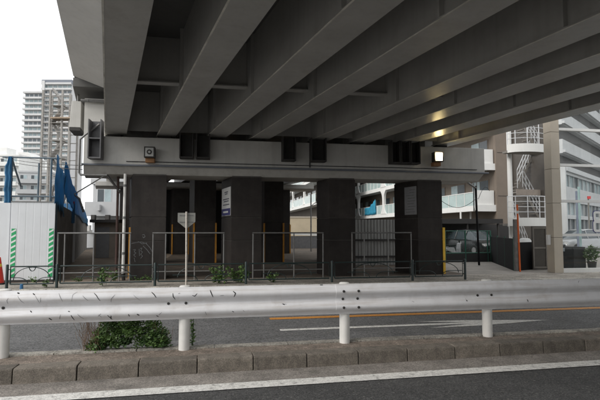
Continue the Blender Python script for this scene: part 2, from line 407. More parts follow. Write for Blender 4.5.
mb.loft([[gpt(-1.03, y, 6.14), gpt(-.125, y, 5.80), gpt(-.125, y, 5.855), gpt(-1.03, y, 6.20)] for y in (YB, 14.4)])
mb.build('overhang_panel', FASC, deck)
# cross beams between the girders, parallel to the pier
for yc in (-40, -33.7, -27.4, -21.1, -14.8, -8.5, -2.2, 4.1, 10.4):
    for (a, b), (c, d) in zip(GIRD[:-1], GIRD[1:]):
        mb = MB(); span(mb, b - .049, c + .049, yc, yc + .016, ZG + .34, ZD - .003)
        cb = mb.build('cross_beam', STEEL, via)
        mb = MB(); span(mb, b - .049, c + .049, yc - .10, yc + .12, ZG + .31, ZG + .335); mb.build('flange', STEEL, cb)
for (a, b), (c, d) in zip(GIRD[:-1], GIRD[1:]):                       # end diaphragms above the pier
    mb = MB(); span(mb, b - .048, c + .048, 14.7, 14.73, ZG + .12, ZD - .003); mb.build('diaphragm', STEEL, via)
# dark restraint brackets hung from the girder ends in front of the cap beam
def bracket(x0, x1, z0, z1, m, y0=14.12, y1=14.47, shelf=True):
    mb = MB(); t = .03
    mb.box(x0, x1, y1 - t, y1, z0, z1)
    mb.box(x0, x0 + t, y0, y1 - t - .001, z0, z1); mb.box(x1 - t, x1, y0, y1 - t - .001, z0, z1)
    mb.box(x0 + t + .001, x1 - t - .001, y0 + .01, y1 - t - .001, z0 + .005, z0 + .04)
    if shelf: mb.box(x0 + t + .001, x1 - t - .001, y0 + .01, y1 - t - .001, (z0 + z1) / 2, (z0 + z1) / 2 + .03)
    mb.build('restraint_bracket', m, via)
bracket(-3.70, -3.34, 3.68, 4.82, BRKTL)
for x0, x1 in ((-1.14, -.74), (-.66, -.25), (1.95, 2.37), (2.85, 3.34), (5.49, 5.78), (5.80, 6.12), (6.14, 6.47)):
    bracket(x0, x1, 3.76, 4.50, BRKT, shelf=False)

# ------------------------------------------------------------------ piers
COLX = [(-2.57, -1.55), (.42, 1.37), (3.56, 4.44), (6.62, 7.50)]
def pier(yc, label, front):
    dx = (yc - 14.75) * TG
    t = thing('viaduct_pier', (2.5 + dx, yc + .7, .13), label, 'bridge pier')
    x0, x1, y0 = -3.90 + dx, 8.96 + dx, yc - .25
    mb = MB()
    zb = 3.30 if front else 4.08
    prof = [(y0, 3.56), (y0, 4.40), (y0 + 1.9, 4.40), (y0 + 1.9, 3.56), (y0 + 1.60, 3.30), (y0 + .30, 3.30)]
    if not front: prof = [(y0, 4.15), (y0, 4.40), (y0 + 1.9, 4.40), (y0 + 1.9, 4.15), (y0 + 1.6, 4.08), (y0 + .3, 4.08)]
    mb.loft([[Vector((X + (y - y0) * TG, y, z)) for y, z in prof] for X in (x0, x1)])
    cap = mb.build('cap_beam', CAP, t, bevel=.012)
    if front:
        mb = MB(); mb.tube([(x0 - .04, y0 - .035, 3.545), (x1 + .12, y0 - .035, 3.545)], .032, 8); mb.build('conduit', CONDUIT, cap)
        mb = MB(); mb.tube([(x0 + 1.2, y0 - .018, 3.66), (x1 - .3, y0 - .018, 3.66)], .012, 6); mb.build('cable', CABLE, cap)
        mb = MB(); mb.tube([(2.87, y0 - .03, 3.6), (2.87, y0 - .03, 4.4)], .022, 6); mb.build('cable', CABLE, cap)
        for a, b in GIRD:                                            # bearing plinths
            c = gpt((a + b) / 2, 15.0, 4.402)
            mb = MB(); mb.box(c.x - .2, c.x + .2, 14.75, 15.2, 4.402, ZG - .002); mb.build('bearing', BRKT, t)
    for x0c, x1c in COLX:
        xa, xb = x0c + dx, x1c + dx; cd = .95 if x0c == 3.56 else 1.35
        core = MB(); core.skewbox(xa + .02, xb - .02, yc + .02, yc + cd - .02, .10, zb + .02)
        cl = core.build('column', JOINT, t)
        zs = [.14, 1.30, 2.02, zb - .002]
        for za, zb in zip(zs[:-1], zs[1:]):
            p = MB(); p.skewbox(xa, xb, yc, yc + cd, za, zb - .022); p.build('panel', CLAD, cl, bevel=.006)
        if not front:
            for xx, sgn in ((xa, -1), (xb, 1)):
                p = MB(); p.box(xx - .045 if sgn < 0 else xx - .03, xx + .03 if sgn < 0 else xx + .045, yc - .02, yc + .04, .14, 1.92)
                p.build('corner_guard', YELG, cl)
    return t
p1 = pier(14.75, 'viaduct pier of four dark brown columns standing along the far pavement', True)
pier(21.35, 'viaduct pier with orange corner guards standing deep under the deck', False)
p3 = pier(28.7, 'third viaduct pier in the dark under the far end of the deck', False)
pier(-10.5, 'unseen viaduct pier of dark columns added on the near side of the road', False)  # unseen pier, added to cut low light from behind
nw_ = thing('partition_wall', (8, -9.5, .12), 'unseen dark panel wall added to block light under the near side pier', 'wall')  # unseen panels, added to block light from behind on the right
for k in range(8): MB().box(3.2 + k * 1.45, 3.2 + k * 1.45 + 1.44, -9.32, -9.22, -.02, 4.07).build('panel', DARKR, nw_)  # panels of the added unseen wall
bkw = thing('partition_wall', (0, 30, .13), 'black partition wall closing the space under the viaduct', 'wall')
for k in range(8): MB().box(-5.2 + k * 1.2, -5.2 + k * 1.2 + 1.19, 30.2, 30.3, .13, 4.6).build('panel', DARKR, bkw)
# corner guards on the street side columns
for x, m, y in ((-2.63, YELG, 14.95), (7.53, YELB, 14.72)):
    MB().box(x - .035, x + .045, y, y + .05, .148, 1.70).build('corner_guard', m, p1)
# pale end block of the pier and the box hung on the deck edge behind it
MB().box(-4.02, -3.40, 14.9, 15.9, 4.402, 5.62).build('end_block', CAP, p1)
mb = MB(); mb.tube([(-3.86, 14.8, 5.52), (-3.30, 14.8, 5.52)], .05, 8); mb.tube([(-4.1, 14.8, 5.52), (-3.87, 14.8, 5.52)], .05, 8); mb.build('pipe', GALV, p1)
jb = thing('deck_box', (-4.3, 15.6, 4.55), 'grey box hung from the viaduct deck edge beside the pier end', 'utility box')
mb = MB(); mb.prism([(-4.53, 15.2, 4.78), (-4.20, 15.2, 4.78), (-4.20, 15.2, 5.6), (-4.48, 15.2, 5.6)], (-.1, .9, 0)); b_ = mb.build('housing', CAP, jb, bevel=.01)
mb = MB(); mb.prism([(-4.52, 15.19, 4.68), (-4.21, 15.19, 4.68), (-4.21, 15.19, 4.775), (-4.52, 15.19, 4.775)], (-.1, .9, 0)); mb.build('base_tray', BRKT, jb)
mb = MB(); mb.tube([(-4.35, 15.4, 5.6), (-4.35, 15.4, 6.0)], .03); mb.build('hanger', GALV, jb)
# drain pipe looping round the left end of the cap beam
dp = thing('drain_pipe', (-3.98, 14.44, 3.2), 'grey drain pipe looping round the open end of the cap beam', 'pipe')
mb = MB(); mb.tube([(-3.45, 14.36, 4.72), (-3.85, 14.36, 4.38), (-3.97, 14.36, 4.25), (-3.97, 14.36, 3.28), (-3.93, 14.36, 3.22), (-3.2, 14.36, 3.22)], .032, 8)
mb.build('pipe', GALV, dp, smooth=True)
mb = MB(); mb.tube([(-3.2, 14.36, 3.22), (-2.82, 14.42, 2.70)], .032, 8); mb.build('elbow', BRKT, dp)
mb = MB(); mb.tube([(-3.3, 14.5, 3.22), (-4.35, 15.3, 2.72)], .018, 6); mb.build('stay', GALV, dp)
wr = thing('overhead_wire', (-3.95, 14.6, 3.35), 'pair of thin wires strung from the pier end over the alley', 'cable')
for dz in (0, .12):
    mb = MB(); mb.tube([Vector((-3.95, 14.6, 3.4 + dz)).lerp(Vector((-14.5, 30, 6.6 + dz)), k / 10) - Vector((0, 0, .35 * math.sin(math.pi * k / 10))) for k in range(11)], .010, 5); mb.build('wire', CABLE, wr)
# downpipes beside the first column
d1 = thing('downpipe', (-2.71, 14.55, .15), 'white downpipe running down the left edge of the graffitied column', 'pipe')
mb = MB(); mb.tube([(-2.72, 14.5, 3.29), (-2.72, 14.5, .35)], .045, 10); mb.build('pipe', POSTW, d1, smooth=True)
for z in (2.9, 1.95, .9):
    mb = MB(); mb.tube([(-2.72, 14.5, z), (-2.72, 14.5, z + .07)], .056, 10); mb.build('clamp', GALV, d1)
mb = MB(); mb.tube([(-2.72, 14.5, .349), (-2.70, 14.52, .15)], .05, 10); mb.build('shoe', BRKT, d1)
d2 = thing('brown_pipe', (-3.05, 15.4, .15), 'pair of thin brown pipes rising behind the white downpipe', 'pipe')
for x in (-3.10, -2.86):
    mb = MB(); mb.tube([(x, 15.4, .15), (x, 15.4, 3.298)], .04, 8); mb.build('pipe', mat('brown_pipe', (.10,.06,.05), .6), d2, smooth=True)

# floodlights on the cap beam
def floodlight(x, z, lit, label):
    t = thing('floodlight', (x, 14.40, z - .16), label, 'floodlight')
    y1 = 14.498
    MB().box(x - .13, x + .13, y1 - .20, y1, z - .30, z - .17).build('base', LAMPB, t, bevel=.01)
    mb = MB(); mb.box(x - .15, x - .12, y1 - .34, y1 - .10, z - .17, z + .15); mb.box(x + .12, x + .15, y1 - .34, y1 - .10, z - .17, z + .15)
    mb.box(x - .119, x + .119, y1 - .34, y1 - .10, z + .12, z + .15); mb.box(x - .119, x + .119, y1 - .34, y1 - .10, z - .168, z - .14)
    mb.box(x - .119, x + .119, y1 - .14, y1 - .10, z - .139, z + .119)
    hs = mb.build('housing', BRKT, t)
    MB().box(x - .117, x + .117, y1 - .335, y1 - .325, z - .137, z + .117).build('lens', LAMPON if lit else LAMPG, hs)
    if not lit:
        mb = MB(); mb.tube([(x, y1 - .345, z - .01), (x, y1 - .336, z - .01)], .075, 14); mb.build('reflector', BRKT, hs)
        mb = MB(); mb.tube([(x, y1 - .35, z - .01), (x, y1 - .346, z - .01)], .035, 12); mb.build('bulb', LAMPG, hs)
    if lit:
        l = bpy.data.lights.new('floodlight_lamp', 'AREA'); l.energy = 8; l.size = .22; l.color = (1, .84, .5)
        lo = bpy.data.objects.new('floodlight_lamp', l); col.objects.link(lo); lo.parent = t
        lo.location = (0, -.27, .16); lo.rotation_euler = (R(100), 0, R(8))
    return t
floodlight(-2.0, 3.92, False, 'unlit square floodlight with brown base on the cap beam')
floodlight(7.13, 4.03, True, 'lit yellow floodlight on the cap beam')

# sign on the second column, plaque on the fourth, graffiti on the first
def sideplate(x0, y0, y1, z0, z1, off, th):      # a plate on a column's left face
    p = Vector((x0, 14.75, 0)); a = p + Vector((TG * (y0 - 14.75), y0 - 14.75, 0)); b = p + Vector((TG * (y1 - 14.75), y1 - 14.75, 0))
    o = -N * off
    mb = MB(); mb.prism([a + o + Vector((0,0,z0)), b + o + Vector((0,0,z0)), b + o + Vector((0,0,z1)), a + o + Vector((0,0,z1))], -N * th)
    return mb
sg = thing('notice_sign', (.3, 15.4, 2.05), 'white notice sign with navy bottom band on a dark column', 'sign')
sideplate(.42, 14.82, 15.98, 2.08, 2.99, .002, .015).build('board', SIGNW, sg)
sideplate(.42, 14.83, 15.97, 2.09, 2.31, .0175, .003).build('band', NAVY, sg)
for z, a, b in ((2.83, 15.15, 15.6), (2.77, 15.2, 15.55), (2.60, 15.0, 15.8), (2.53, 15.05, 15.7), (2.42, 14.95, 15.8)):
    sideplate(.42, a, b, z, z + .035, .0175, .002).build('print', INK, sg)
sideplate(.42, 15.1, 15.75, 2.17, 2.23, .021, .002).build('print', SIGNW, sg)
pq = thing('map_plaque', (6.5, 15.1, 2.14), 'grey board covered in faint lines on the column right of the lit gap', 'sign')
pq['label'] = 'grey engraved plaque on the column nearest the lit floodlight'
sideplate(6.62, 14.80, 15.46, 2.14, 3.10, .002, .012).build('board', PLAQ, pq)
for k in range(9):
    a = 14.85 + random.random() * .1; z = 2.22 + k * .095
    sideplate(6.62, a, a + .25 + random.random() * .27, z, z + .022, .0145, .002).build('print', GALV, pq)
gr = thing('graffiti', (-2.2, 14.74, .8), 'white sprayed scrawl on the dark column behind the downpipe', 'graffiti')
def stroke(pts, wd=.008):
    mb = MB()
    P = [onY(u, v, 14.746) for u, v in pts]
    for a, b in zip(P[:-1], P[1:]):
        d = (b - a).normalized(); q = Vector((-d.z, 0, d.x)) * wd
        mb.add([a - q, b - q, b + q, a + q], [(0, 1, 2, 3)]); 
    mb.build('paint_stroke', CHALK, gr)
for s in ([(142,235),(144,234.5),(145,236.5),(143.5,238),(142.5,236.5)], [(131,243.5),(137,242.5),(141,242),(146,243.5),(150,248),(152.5,252.5)], [(138,241.5),(142,244),(147,242.8)],
          [(143,246),(147,250),(150,254)], [(133,250),(135.5,249.5),(134,252),(136,253),(133.5,255),(135.5,257)], [(134,258),(135,262)], [(140,248.5),(142,248),(140.5,251),(142.5,252),(140.5,254.5),(142.5,256),(140.5,258.5)], [(139,249),(139.5,256)]):
    stroke(s)

# ------------------------------------------------------------------ guardrail
RZ0, RZ1 = .54, .93
def rail_profile(s):                             # s 0..1 up the beam -> (toward the road, height)
    z = RZ0 + (RZ1 - RZ0) * s
    f = .5 - .5 * math.cos(4 * math.pi * s)
    f = f ** .8
    return .056 * f, z
gr_t = thing('guardrail', (1.64, 6.08, .16), 'white corrugated steel guardrail with black scuffs along the median', 'guardrail')
def rail_mesh(x0, x1, proud, name):
    mb = MB(); n = 36; th = .005
    def ring(x):
        out = []
        for i in range(n + 1):
            f, z = rail_profile(i / n); out.append(Vector((x, 6.0 - f - proud, z)))
        return out + [p + Vector((0, th, 0)) for p in reversed(out)]
    xs = [x0 + (x1 - x0) * k / 40 for k in range(41)]
    mb.loft([ring(x) for x in xs])
    return mb.build(name, RAILW, gr_t, smooth=True)
beamL = rail_mesh(-18, 1.72, 0, 'beam'); beamR = rail_mesh(1.53, 22, .006, 'beam')
for k in range(-7, 11):
    x = -2.46 + 2.065 * k
    mb = MB(); mb.tube([(x, 6.075, .10), (x, 6.075, .932), (x, 6.075, .942), (x, 6.075, .946)], [.068, .068, .055, .01], 20)
    mb.build('post', POSTW, gr_t, smooth=True)
    joint = abs(x - 1.67) < .1
    offs = (-.045, .155) if joint else (-.19, .02)
    for z in ((.63, .735, .84) if joint else (.735,)):
        s = (z - RZ0) / (RZ1 - RZ0); f, _ = rail_profile(s)
        pr = .006 if x > 1.5 else 0
        for dx in offs:
            mb = MB(); y = 6.0 - f - pr
            mb.tube([(x + dx, y + .002, z), (x + dx, y - .009, z), (x + dx, y - .014, z)], [.017, .017, .011], 10)
            mb.build('bolt', BOLT, gr_t, smooth=True)
def scuff(pts, wd, m, nm='scuff_mark'):
    xs = []
    for u, v in pts:
        p = onY(u, v, 5.93); xs.append((p.x, min(.98, max(.02, (p.z - RZ0) / (RZ1 - RZ0)))))
    fine = []
    for (xa, sa), (xb, sb) in zip(xs[:-1], xs[1:]):
        for k in range(5): fine.append((xa + (xb - xa) * k / 5, sa + (sb - sa) * k / 5))
    fine.append(xs[-1])
    ring = []; n = len(fine)
    L = []; Rr = []
    for i, (x, s) in enumerate(fine):
        wdt = wd * (.35 + .65 * math.sin(math.pi * min(1, max(0, (i + .8) / (n + .6)))))
        x2, s2 = fine[min(i + 1, n - 1)]; x1_, s1_ = fine[max(i - 1, 0)]
        d = Vector((x2 - x1_, (s2 - s1_) * (RZ1 - RZ0), 0)); d = d.normalized() if d.length > 0 else Vector((1,0,0))
        q = Vector((-d.y, d.x, 0)) * wdt
        for lst, sg_ in ((L, 1), (Rr, -1)):
            ss = min(.99, max(.01, s + sg_ * q.y / (RZ1 - RZ0)))
            f, z = rail_profile(ss); lst.append(Vector((x + sg_ * q.x, 6.0 - f - (.0085 if x > 1.5 else .0025), z)))
    mb = MB(); mb.add(L + Rr, [(i, i + 1, n + i + 1, n + i) for i in range(n - 1)]); mb.build(nm, m, gr_t)
for pts in ([(93,293.5),(96,296),(99.5,301.5)], [(151,292.5),(154,295),(156,298)], [(31,294),(33.5,295.5)], [(15,293.5),(17.5,294.2)], [(28.5,311.5),(30.5,313)], [(67,311.8),(69,312.2)],
            [(48,318.5),(50.5,320.8)], [(70.5,315.5),(73,321)], [(107,315.5),(111,320.5)], [(110.5,316),(110,320)], [(128,314.5),(129,317)], [(156,316),(158,317.5)], [(210,290.5),(211,293),(213,297.5)],
            [(172.5,293.5),(173,297),(175,300)], [(233,291.5),(235.5,293.5),(234,297.5)], [(192,295.5),(194.5,296.5),(197,293.8)], [(136.5,314.5),(139,315.8)], [(232,311.5),(234,312.5)]):
    scuff(pts, random.uniform(.004, .0068), SCUFF)
for pts in ([(7.5,298.5),(6,301),(6.5,304.5)], [(16.5,296.5),(20,301),(23,304)], [(34,296),(37,300),(38.5,304)], [(57.5,294),(60,298),(62,302)], [(76,292.5),(72,295),(71,302)], [(82,296),(85,299),(87.5,301)],
            [(114.5,295),(111,299),(110,303)], [(133,295),(136,298),(140,301)], [(77,314.5),(80,317.5),(83,319.5)], [(97.5,317),(100.5,314)], [(158.5,315.5),(161.5,312.5)], [(178,294),(180,293.5)], [(205,312),(206.5,315.5)],
            [(220,296),(224,295.5)], [(282,304.5),(287,304.8)], [(40,298),(39.5,303)], [(98,315),(101,318)], [(60,315),(58.5,320)], [(243,310.5),(244.5,312)], [(413,301.5),(415,302.5)], [(467,299),(468,301)], [(580,283),(582,281)]):
    scuff(pts, random.uniform(.0014, .0026), SCUFFT)
for pts in ([(283,304.5),(285,305.2)], [(321,283.5),(324,284)], [(528,299.5),(528.6,302)], [(467,300.8),(468.4,301.3)]):
    scuff(pts, .006, SCUFF)

# ------------------------------------------------------------------ plants
def leafy(mb, c, rx, ry, rz, n, size, flat=.6):
    for _ in range(n):
        while True:
            p = Vector((random.uniform(-1,1), random.uniform(-1,1), random.uniform(-1,1)))
            if p.length < 1: break
        p = p * (p.length ** -.35 if p.length > 0 else 1)
        q = Vector((c[0] + p.x * rx, c[1] + p.y * ry, c[2] + p.z * rz))
        leaf(mb, q, size * random.uniform(.6, 1.25))
def leaf(mb, q, s):
    a = random.uniform(0, 2*math.pi); e = random.uniform(-.7, .9)
    d = Vector((math.cos(a) * math.cos(e), math.sin(a) * math.cos(e), math.sin(e)))
    u = d.cross(Vector((random.uniform(-.6,.6), random.uniform(-.6,.6), 1))).normalized(); w_ = d.cross(u) * .25
    mb.add([q, q + d*s*.5 + u*s*.32 + w_*s, q + d*s, q + d*s*.5 - u*s*.32 + w_*s], [(0,1,2,3)])
bush = thing('bush', (-1.1, 6.16, .16), 'low leafy green bush with dry brown twigs under the guardrail', 'bush')
mb = MB(); mb2 = MB()
for _ in range(190):
    u = random.uniform(-1, 1); hmax = .20 + .46 * (1 - abs(u) ** 6) * random.uniform(.75, 1.05)
    cx = -1.07 + .42 * u + random.uniform(-.03, .03); cz = random.uniform(.19, hmax)
    leafy(random.choice((mb, mb, mb2)), (cx, random.uniform(6.13, 6.36), cz), random.uniform(.04, .085), .05, random.uniform(.035, .06), random.randint(16, 40), random.uniform(.03, .062))
mb.build('foliage', LEAF, bush); mb2.build('foliage', LEAF2, bush)
mb = MB()
for _ in range(70):
    x = random.uniform(-1.62, -1.34); y = random.uniform(6.1, 6.28)
    p = [Vector((x, y, .15))]; h = random.uniform(.2, .5); lx = random.uniform(-.18, .10)
    for k in range(1, 5): p.append(Vector((x + lx * k / 4 + random.uniform(-.02, .02), y + random.uniform(-.02, .02), .15 + h * k / 4)))
    mb.tube(p, random.uniform(.0012, .0024), 4)
for _ in range(8):
    x = random.uniform(-.8, -.55); y = random.uniform(6.1, 6.28)
    mb.tube([(x, y, .15), (x + random.uniform(-.1, .14), y, .15 + random.uniform(.2, .42))], .0018, 4)
tw_ = mb.build('twigs', TWIG, bush); tw_['kind'] = 'stuff'
def weed(loc, h, n, spread, size, label, group=None, m=LEAF):
    t = thing('weed', loc, label, 'plant', group)
    st = MB(); lf = MB(); x, y, z = loc
    for _ in range(n):
        tx = x + random.uniform(-spread, spread); ty = y + random.uniform(-spread*.5, spread*.5); hh = h * random.uniform(.55, 1)
        st.tube([(x + (tx-x)*.3, y + (ty-y)*.3, z - .01), (tx, ty, z + hh)], .004, 4)
        for k in range(10):
            f = random.uniform(.15, 1.02)
            leaf(lf, Vector((x + (tx-x)*(.3 + .7*f), y + (ty-y)*(.3+.7*f), z + hh*f)), size * random.uniform(.6, 1.2))
    st.build('stem', LEAF2, t); lf.build('foliage', m, t)
weed((-.30, 6.19, .16), .42, 4, .03, .05, 'thin climbing weed beside a guardrail post')
weed((-2.93, 13.15, .146), .5, 7, .16, .11, 'bright weed growing through the fence by the alley')
weed((.1, 13.2, .146), .52, 12, .30, .12, 'weed clump behind the fence beside the sign pole', 'weed clumps by the sign pole')
weed((.62, 13.3, .146), .50, 12, .30, .12, 'weed clump behind the fence in front of the notice column')
weed((1.55, 13.25, .146), .3, 6, .2, .10, 'small weed behind the fence right of the notice column')
weed((-4.35, 13.1, .146), .22, 5, .14, .07, 'short weed beside the fence post near the hoarding')
weed((-2.95, 14.5, .135), .3, 6, .12, .08, 'small weed at the foot of the downpipe')
for x, lb in ((-5.0, 'low weed tuft at the foot of the white hoarding'), (-3.9, 'low weed tuft under the alley barrier beside the dark wall'), (-3.4, 'low weed tuft under the middle of the alley barrier'), (-2.3, 'low weed tuft at the foot of the graffitied column'), (-1.9, 'low weed tuft between the graffitied column and the barrier post')):
    weed((x, 14.42, .14), .14, 6, .25, .06, lb, 'weed tufts along the pavement')

# ------------------------------------------------------------------ pedestrian fence
pf = thing('pedestrian_fence', (1.0, 12.95, .15), 'low dark green pedestrian fence with arched panels along the pavement', 'fence')
FX = [-5.21, -4.04, -1.62, .78, 3.2, 5.62, 7.28]
for x in FX:
    mb = MB(); mb.tube([(x, 12.95, .10), (x, 12.95, .74), (x, 12.95, .752), (x, 12.95, .758)], [.035, .035, .028, .005], 12); mb.build('post', GREENF, pf, smooth=True)
for a, b in zip(FX[:-1], FX[1:]):
    a += .08; b -= .08; c = (a + b) / 2; hw = (b - a) / 2; y = 12.95
    mb = MB(); r = .019
    mb.tube([(a, y, .26), (a, y, .70), (b, y, .70), (b, y, .26), (a, y, .26)], r, 8)
    for xx in (a, b):
        for z in (.33, .63): mb.tube([(xx, y, z), (xx + (-.07 if xx == a else .07), y, z)], .012, 6)
    pn = mb.build('panel', GREENF, pf)
    w1 = min(hw * .86, .62)
    mb = MB(); mb.tube([(c + w1 * math.cos(t), y, .36 + .32 * math.sin(t)) for t in [math.pi * k / 14 for k in range(15)]], .011, 6); mb.build('arch', GREENF, pn)
    mb = MB(); mb.tube([(c + .075 * math.cos(t), y, .69 + .11 * math.sin(t)) for t in [math.pi + math.pi * k / 8 for k in range(9)]], .011, 6); mb.build('drop', GREENF, pn)
    for sgn in (-1, 1):
        x0 = c + sgn * .10; x1 = c + sgn * min(hw * .97, .75)
        mb = MB(); mb.tube([(x0 + sgn * .25 * (1 - math.cos(t)), y, .27 + .15 * math.sin(t)) for t in [math.pi / 2 * k / 7 for k in range(8)]] + [(x1, y, .42)], .011, 6)
        mb.build('scroll', GREENF, pn)
bw = thing('bollard_cap', (-4.83, 12.86, .15), 'small blue plastic cap standing by the green fence', 'marker')
mb = MB(); mb.tube([(-4.83, 12.86, .14), (-4.83, 12.86, .26), (-4.83, 12.86, .27)], [.04, .036, .02], 10); mb.build('cap', BLUEB, bw)

# ------------------------------------------------------------------ grey pipe barriers round the pier
def pipe_barrier(xs, label, rail_mid=False, y=14.30):
    t = thing('pipe_barrier', ((xs[0] + xs[-1]) / 2, y, .14), label, 'barrier', 'pipe barriers along the pier')
    for x in xs:
        mb = MB(); mb.tube([(x, y, .10), (x, y, 1.505)], .021, 8); mb.build('post', GALV, t, smooth=True)
    mb = MB(); mb.tube([(xs[0] - .02, y, 1.53), (xs[-1] + .02, y, 1.53)], .021, 8); mb.build('top_rail', GALV, t, smooth=True)
    mb = MB(); mb.tube([(xs[0], y, .40), (xs[-1], y, .40)], .016, 8); mb.build('low_rail', GALV, t, smooth=True)
    if rail_mid:
        mb = MB(); mb.tube([(xs[0], y, 1.25), (xs[-1], y, 1.25)], .02, 8); mb.build('mid_rail', GALV, t)
pipe_barrier([-4.46, -4.28, -3.5, -2.79, -2.5], 'grey pipe barrier across the mouth of the alley')
pipe_barrier([-1.86, -1.5, -.66, .19], 'grey pipe barrier behind the back of the road sign')
pipe_barrier([1.07, 1.40, 2.33, 3.25], 'dim grey pipe barrier right of the notice column')
pipe_barrier([4.19, 4.59, 5.39, 6.17], 'dim grey pipe barrier in front of the ribbed metal fence')

# road sign seen from behind
rs = thing('road_sign', (-.82, 12.78, .15), 'back of a grey road sign on a rust speckled white pole', 'road sign')
mb = MB(); mb.tube([(-.80, 12.78, .10), (-.82, 12.78, 2.11)], .026, 12); mb.build('pole', RUSTP, rs, smooth=True)
mb = MB(); mb.prism([(-1.05, 12.82, 2.08), (-1.05, 12.82, 1.84), (-.82, 12.82, 1.65), (-.59, 12.82, 1.84), (-.59, 12.82, 2.08)], (0, .012, 0)); pl = mb.build('plate', SIGNB, rs)
for z in (1.82, 2.0):
    MB().box(-1.0, -.64, 12.812, 12.819, z, z + .025).build('bracket', GALV, pl)

# ------------------------------------------------------------------ building site on the left
hd = thing('hoarding', (-5.4, 14.6, .13), 'white steel hoarding with green striped tape on its edges', 'hoarding')
x = -5.83
for wd in (.40, .40, .37):
    mb = MB()
    for k in range(2):
        a = x + k * wd / 2; b = a + wd / 2
        mb.prism([(a, 14.6025, .20), (a + .02, 14.60, .20), (b - .02, 14.60, .20), (b, 14.6025, .20), (b, 14.63, .20), (a, 14.63, .20)], (0, 0, 2.22))
    mb.build('panel', HOARD, hd); x += wd + .001
for k in range(3):                                # the part that turns away at the left
    mb = MB(); x0 = -5.85 - .42 * k
    mb.box(x0 - .415, x0, 14.66, 14.675, .18, 2.40); mb.box(x0 - .05, x0 - .02, 14.64, 14.659, .18, 2.40); mb.build('panel', HOARD, hd)
MB().box(-7.2, -4.66, 14.58, 14.64, .125, .195).build('footing', BRKT, hd)
MB().box(-5.84, -4.65, 14.585, 14.64, 2.421, 2.45).build('top_channel', GALV, hd)
for xa in (-5.80, -4.80):
    mb = MB(); mb.box(xa, xa + .125, 14.592, 14.598, .28, 1.66); tp = mb.build('tape', GTAPE, hd)
    for k in range(9):
        z = .33 + k * .15
        mb = MB(); mb.add([(xa + .003, 14.590, z), (xa + .122, 14.590, z + .07), (xa + .122, 14.590, z + .125), (xa + .003, 14.590, z + .055)], [(0,1,2,3)]); mb.build('stripe', WTAPE, tp)
sw = thing('site_wall', (-4.62, 14.62, .13), 'dark stained wall of the building site running back along the alley', 'wall')
def gl(x0, y0, s): return Vector((x0 + TG * s, y0 + s, 0))
W0 = (-4.70, 14.66)
segs = 12
for k in range(segs):
    a = gl(*W0, k * 2.0 + .01); b = gl(*W0, (k + 1) * 2.0 - .01)
    mb = MB(); mb.prism([a + Vector((0,0,.12)), b + Vector((0,0,.12)), b + Vector((0,0,2.45 - .01*k)), a + Vector((0,0,2.45 - .01*k))], -N * .08); mb.build('panel', DWALL, sw)
    mb = MB(); c = gl(*W0, k * 2.0); mb.tube([c + Vector((-.12,0,.12)), c + Vector((-.12,0,3.7 - .09*k))], .03, 8); mb.build('post', BLUEP, sw)
def tarp(name, s0, s1, top, bot, label):
    t = thing(name, gl(*W0, s0) + Vector((.06, 0, bot(0))), label, 'tarpaulin')
    mb = MB(); nx, nz = 26, 12; rows = []
    for i in range(nx + 1):
        f = i / nx; s = s0 + (s1 - s0) * f; rr = []
        for j in range(nz + 1):
            h = j / nz; z0, z1 = bot(f), top(f)
            wv = .05 * math.sin(s * 4.1 + h * 2) + .03 * math.sin(s * 9 + 3 * h) + .02 * math.sin(h * 11 + s)
            p = gl(*W0, s) + N * (.055 + wv * .5); p.z = z0 + (z1 - z0) * h; rr.append(p)
        rows.append(rr)
    mb.loft(rows, closed=False)
    o = mb.build('sheet', TARP, t, smooth=True)
    md = o.modifiers.new('thick', 'SOLIDIFY'); md.thickness = .006
    return t
tarp('blue_tarp', -.35, 2.6, lambda f: 3.80 - .30 * f - .1 * math.sin(f * 3.1), lambda f: 2.35 - .28 * f + .08 * math.sin(f * 14), 'blue tarpaulin draped above the dark wall next to the hoarding')
tarp('blue_tarp', 2.5, 23.5, lambda f: 4.0 - 1.75 * f - .12 * math.sin(f * 6), lambda f: 2.9 - 1.0 * f ** .5 + .06 * math.sin(f * 17), 'long blue tarpaulin sloping down along the alley wall')
fr = thing('site_scaffold', (-5.3, 15.2, .13), 'blue grey pipe scaffold frame rising behind the white hoarding', 'scaffold')
for x in (-6.05, -4.78):
    mb = MB(); mb.tube([(x, 15.1, .12), (x, 15.1, 3.82)], .026, 8); mb.build('upright', BLUEP, fr, smooth=True)
for z in (3.78, 2.62):
    mb = MB(); mb.tube([(-6.3, 15.06, z), (-4.70, 15.06, z)], .024, 8); mb.build('rail', BLUEP, fr, smooth=True)
mb = MB(); mb.tube([(-6.05, 17.2, .12), (-6.05, 17.2, 3.9)], .03, 8); mb.tube([(-6.05, 15.1, 3.7), (-6.6, 17.2, 3.1)], .03, 8); mb.build('upright', BLUEP, fr)
t2 = thing('rolled_tarp', (-6.12, 15.0, 2.4), 'narrow blue tarpaulin bunched on the scaffold upright', 'tarpaulin')
mb = MB(); rows = []
for j in range(15):
    z = 2.42 + j * .098; wv = .012 * math.sin(j * 1.1) + .008 * math.sin(j * 2.7); nar = .0 if j < 11 else .018 * (j - 11)
    rows.append([Vector((-6.20 + wv + nar * 1.5, 15.0, z)), Vector((-6.15 + wv + nar, 14.95, z)), Vector((-6.10 + wv, 14.985, z)), Vector((-6.05 + wv * .5, 14.95, z)), Vector((-6.02, 15.0, z)), Vector((-6.10, 15.05, z))])
mb.loft(rows); mb.build('sheet', TARP, t2, smooth=True)
mc = thing('site_machine', (-6.0, 22, .13), 'grey and blue machinery with red fittings behind the hoarding', 'machine')
MB().box(-7.6, -6.5, 22, 23.2, .13, 2.3).build('body', GREYB, mc)
MB().box(-7.4, -6.2, 21.6, 21.98, 1.9, 2.75).build('cabinet', BLUEB, mc)
